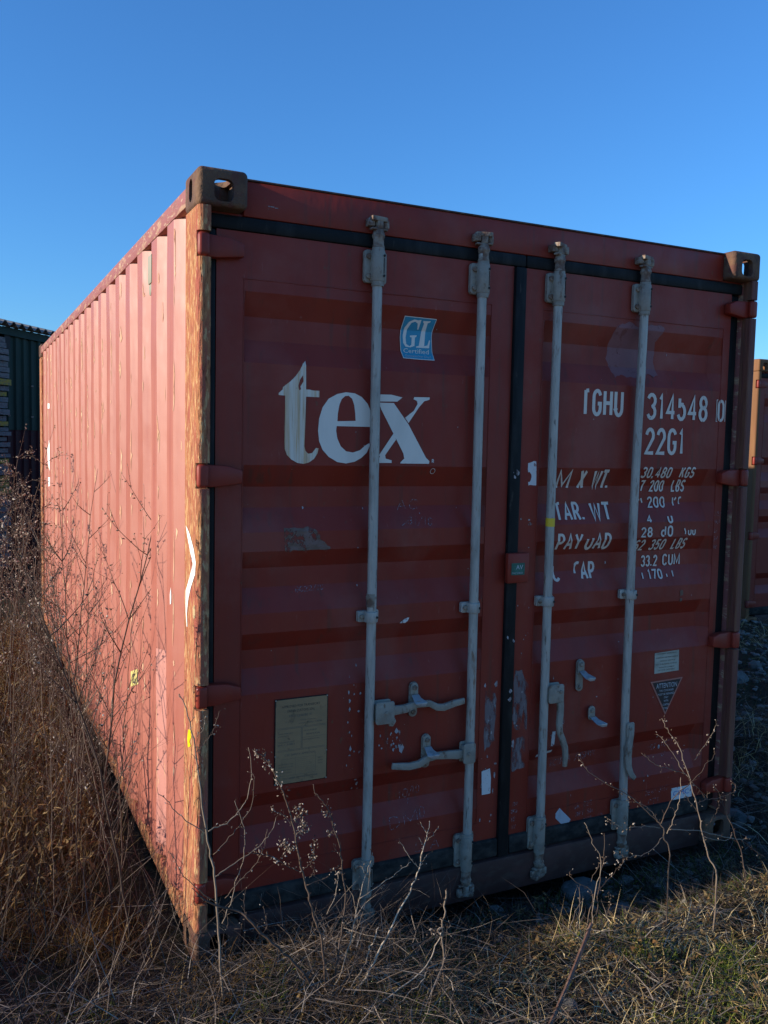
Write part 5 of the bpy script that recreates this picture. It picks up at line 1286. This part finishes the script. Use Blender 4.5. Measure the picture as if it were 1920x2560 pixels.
x, y = clumpy(700, .6, 3.0, -1.5, -.30, 24, .06, .8); n = len(x)
ribbons('dry_grass', x, y, U_(.09, .22, n), U_(.0018, .0036, n), U_(.1, .7, n), U_(.0, .45, n), rs.beta(2.4, 1.3, n), Mdry, seg=4)
# left bank: rusty curled grass, dark beneath
def bank(n, x0, x1, y0, y1, k, s, mix):
    x, y = clumpy(n, x0, x1, y0, y1, k, s, mix); return x, y
x, y = bank(30000, -.85, -.21, .15, 5.0, 110, .050, .97); n = len(x)
ribbons('tall_dry_grass', x, y, U_(.06, .30, n) * (.6 + .4*sstep(.1, 1.2, y)), U_(.0018, .0046, n), U_(.05, .9, n), U_(.1, .75, n), rs.beta(1.1, 1.9, n), Mrust, seg=4)
x, y = bank(2600, -.85, -.22, .50, 5.5, 60, .07, .9); n = len(x)
ribbons('tall_dry_grass', x, y, U_(.12, .42, n), U_(.0016, .0032, n), U_(.0, .45, n), U_(-.02, .30, n), rs.beta(1.0, 2.2, n), Mdry, seg=4)
x, y = bank(7000, -.9, -.24, .3, 5.0, 90, .08, .8); n = len(x)
ribbons('leaf_litter', x, y, U_(.02, .06, n), U_(.004, .011, n), U_(.2, 1.0, n), U_(-.4, .7, n), U_(0, 1, n), Mleaf, z0=gh(x, y) + U_(.02, .34, n))
x, y = bank(2200, -1.0, -.05, -.3, 4.5, 50, .2, .5); n = len(x)
ribbons('twig_litter', x, y, U_(.2, .7, n), U_(.002, .0042, n), U_(.2, 1.0, n), U_(-.1, .15, n), rs.beta(1.0, 2.6, n), Mtwig, z0=gh(x, y) + U_(.0, .12, n), seg=4)
# the bank goes on out of sight to the left, towards the sun
x, y = clumpy(16000, -2.6, -1.3, -1.8, .9, 60, .14, .5); n = len(x)
ribbons('tall_dry_grass', x, y, U_(.15, .36, n), U_(.003, .006, n), U_(.0, .35, n), U_(.0, .30, n), rs.beta(1.2, 2, n), Mrust, seg=3)
x, y = clumpy(9000, -3.4, -1.0, .6, 6.5, 60, .2, .5); n = len(x)
ribbons('tall_dry_grass', x, y, U_(.2, .5, n), U_(.003, .006, n), U_(.0, .5, n), U_(.0, .30, n), rs.beta(1.2, 2, n), Mrust, seg=3)
# right strip between the containers: sparse
x, y = clumpy(7000, 2.5, 6.4, -.3, 4.5, 40, .18, .6); n = len(x)
ribbons('dry_grass', x, y, U_(.05, .22, n), U_(.002, .005, n), U_(.2, 1.0, n), U_(.0, .35, n), rs.beta(2, 2.4, n), Mdry)
x, y = clumpy(2600, 2.46, 3.8, -.5, 2.4, 40, .18, .6); n = len(x)
ribbons('twig_litter', x, y, U_(.1, .4, n), U_(.002, .005, n), U_(.7, 1.0, n), U_(-.1, .15, n), rs.beta(2, 2, n), Mtwig, z0=gh(x, y) + U_(.0, .08, n), seg=4)
# gravel in the hollow before the sill and on the rubble at the right
def gravel(name, x, y, s, matl):
    bm = bmesh.new(); bmesh.ops.create_icosphere(bm, subdivisions=1, radius=1); bv = np.array([v.co[:] for v in bm.verts]); bf = np.array([[v.index for v in f.verts] for f in bm.faces]); bm.free()
    n = len(x); k = len(bv); V = bv[None] * (1 + rs.normal(0, .20, (n, k, 1))) * s[:, None, None] * np.stack([U_(.8, 1.3, n), U_(.8, 1.3, n), U_(.5, .9, n)], -1)[:, None]
    a = U_(0, 6.28, n); ca, sa = np.cos(a)[:, None], np.sin(a)[:, None]; V = np.stack([V[..., 0]*ca - V[..., 1]*sa, V[..., 0]*sa + V[..., 1]*ca, V[..., 2]], -1)
    V += np.stack([x, y, gh(x, y) + s*.25], -1)[:, None]; Fi = (np.arange(n)[:, None, None]*k + bf[None]).reshape(-1, 3)
    me = bpy.data.meshes.new(name); me.from_pydata(V.reshape(-1, 3).tolist(), [], Fi.tolist()); me.materials.append(matl); tint_attr(me, np.repeat(U_(0, 1, n), k))
    o = bpy.data.objects.new(name, me); C.objects.link(o); tag(o, kind='stuff')
Mst = mat('gravel_stone', (.25, .24, .22), [((0.12, 0.11, 0.09), (60, 60, 60), 4, .5, .65, .6)], rough=.9, tint=[(0.045, 0.04, 0.034), (0.10, 0.092, 0.08), (0.22, 0.205, 0.18), (0.08, 0.06, 0.04)])
n = 420; x = U_(1.0, 2.3, n); y = rs.normal(-.13, .10, n); ok = y < .1; gravel('gravel', x[ok], y[ok], np.abs(rs.normal(0, .009, ok.sum())) + .004, Mst)
n = 900; x = U_(1.25, 1.9, n); y = rs.normal(-.33, .07, n); gravel('gravel', x, y, np.abs(rs.normal(0, .006, n)) + .004, Mst)
n = 3000; x = U_(2.5, 6.2, n); y = U_(-.2, 3.6, n); gravel('gravel', x, y, np.abs(rs.normal(0, .012, n)) + .005, Mst)
def stone(x, y, s, label, seed, grp=None, flat=.6):
    r_ = random.Random(seed); bm = bmesh.new(); bmesh.ops.create_icosphere(bm, subdivisions=3, radius=s)
    ax = [Vector((r_.gauss(0, 1), r_.gauss(0, 1), r_.gauss(0, 1))).normalized() for _ in range(9)]
    for v in bm.verts:
        for q in ax:
            d = v.co.dot(q); lim = s * (.62 + .2*r_.random()*0 + .05*ax.index(q) % .3)
            if d > lim: v.co -= q * (d - lim)
        v.co.z *= flat
    me = bpy.data.meshes.new('stone'); bm.to_mesh(me); bm.free(); me.materials.append(M['rock'])
    o = bpy.data.objects.new('stone', me); C.objects.link(o); o.location = (x, y, float(gh(x, y)) + s*flat*.3); o.rotation_euler = (0, 0, r_.uniform(0, 6)); tag(o, label, 'stone', grp)
M['rock'] = mat('grey_limestone', (0.12, 0.115, 0.105), [((0.06, 0.06, 0.055), (18, 18, 18), 5, .45, .62, .8), ((0.18, 0.17, 0.155), (50, 50, 50), 5, .58, .68, .7)], rough=.9, bump=((40, 40, 40), .7, .006))
stone(1.60, .00, .085, 'flat grey stone lying against the sill between the third and fourth locking bars', 1)
stone(1.66, -.17, .045, 'fist-sized grey stone in the shaded gravel before the sill', 2)
stone(1.02, -.66, .030, 'small pale stone in the sunlit grass beside the broken stick', 3, flat=.8)
stone(3.25, .95, .16, 'large grey rubble block on the dim ground right of the near container', 4)
for i, (x, y, s) in enumerate(((2.75, .25, .07), (3.0, .6, .06), (3.6, 1.2, .09), (2.8, .8, .05), (4.2, 1.6, .10), (3.4, .5, .06))):
    stone(x, y, s, 'grey rubble stone in the shade between the two containers', 40 + i, 'rubble stones between the containers')
# broken stick in the front grass
a = MB(); P = cat_poly([(.72, -.86, .01), (.93, -.72, .055), (1.10, -.60, .105), (1.215, -.52, .150)], 18)
a.tube(P, [.0075 - .0012*i/len(P) + .0006*math.sin(i*2.1) for i in range(len(P))], 7)
a.add([P[-1] + Vector((-.004, 0, 0)), P[-1] + Vector((.004, .002, .002)), P[-1] + Vector((.012, .012, .012))], [(0, 1, 2)])
st_ = a.build('broken_stick', mat('red_brown_bark', (.13, .065, .045), [((.22, .14, .10), (60, 60, 20), 5, .5, .65, .8)], rough=.8), smooth=True)
tag(st_, 'reddish brown broken stick slanting up out of the sunlit front grass', 'stick')

for o in bpy.data.objects:
    if o.name.split('.')[0] in ('seed_head', 'scrape_marks', 'paint_scratches', 'chalk_scrawl', 'plate_print', 'plate_rules', 'rubber_scuff', 'weld_seam', 'notice_print', 'triangle_print', 'tape_remnant', 'rust_spot', 'fixing_washer', 'rivet'):
        o['kind'] = 'stuff'
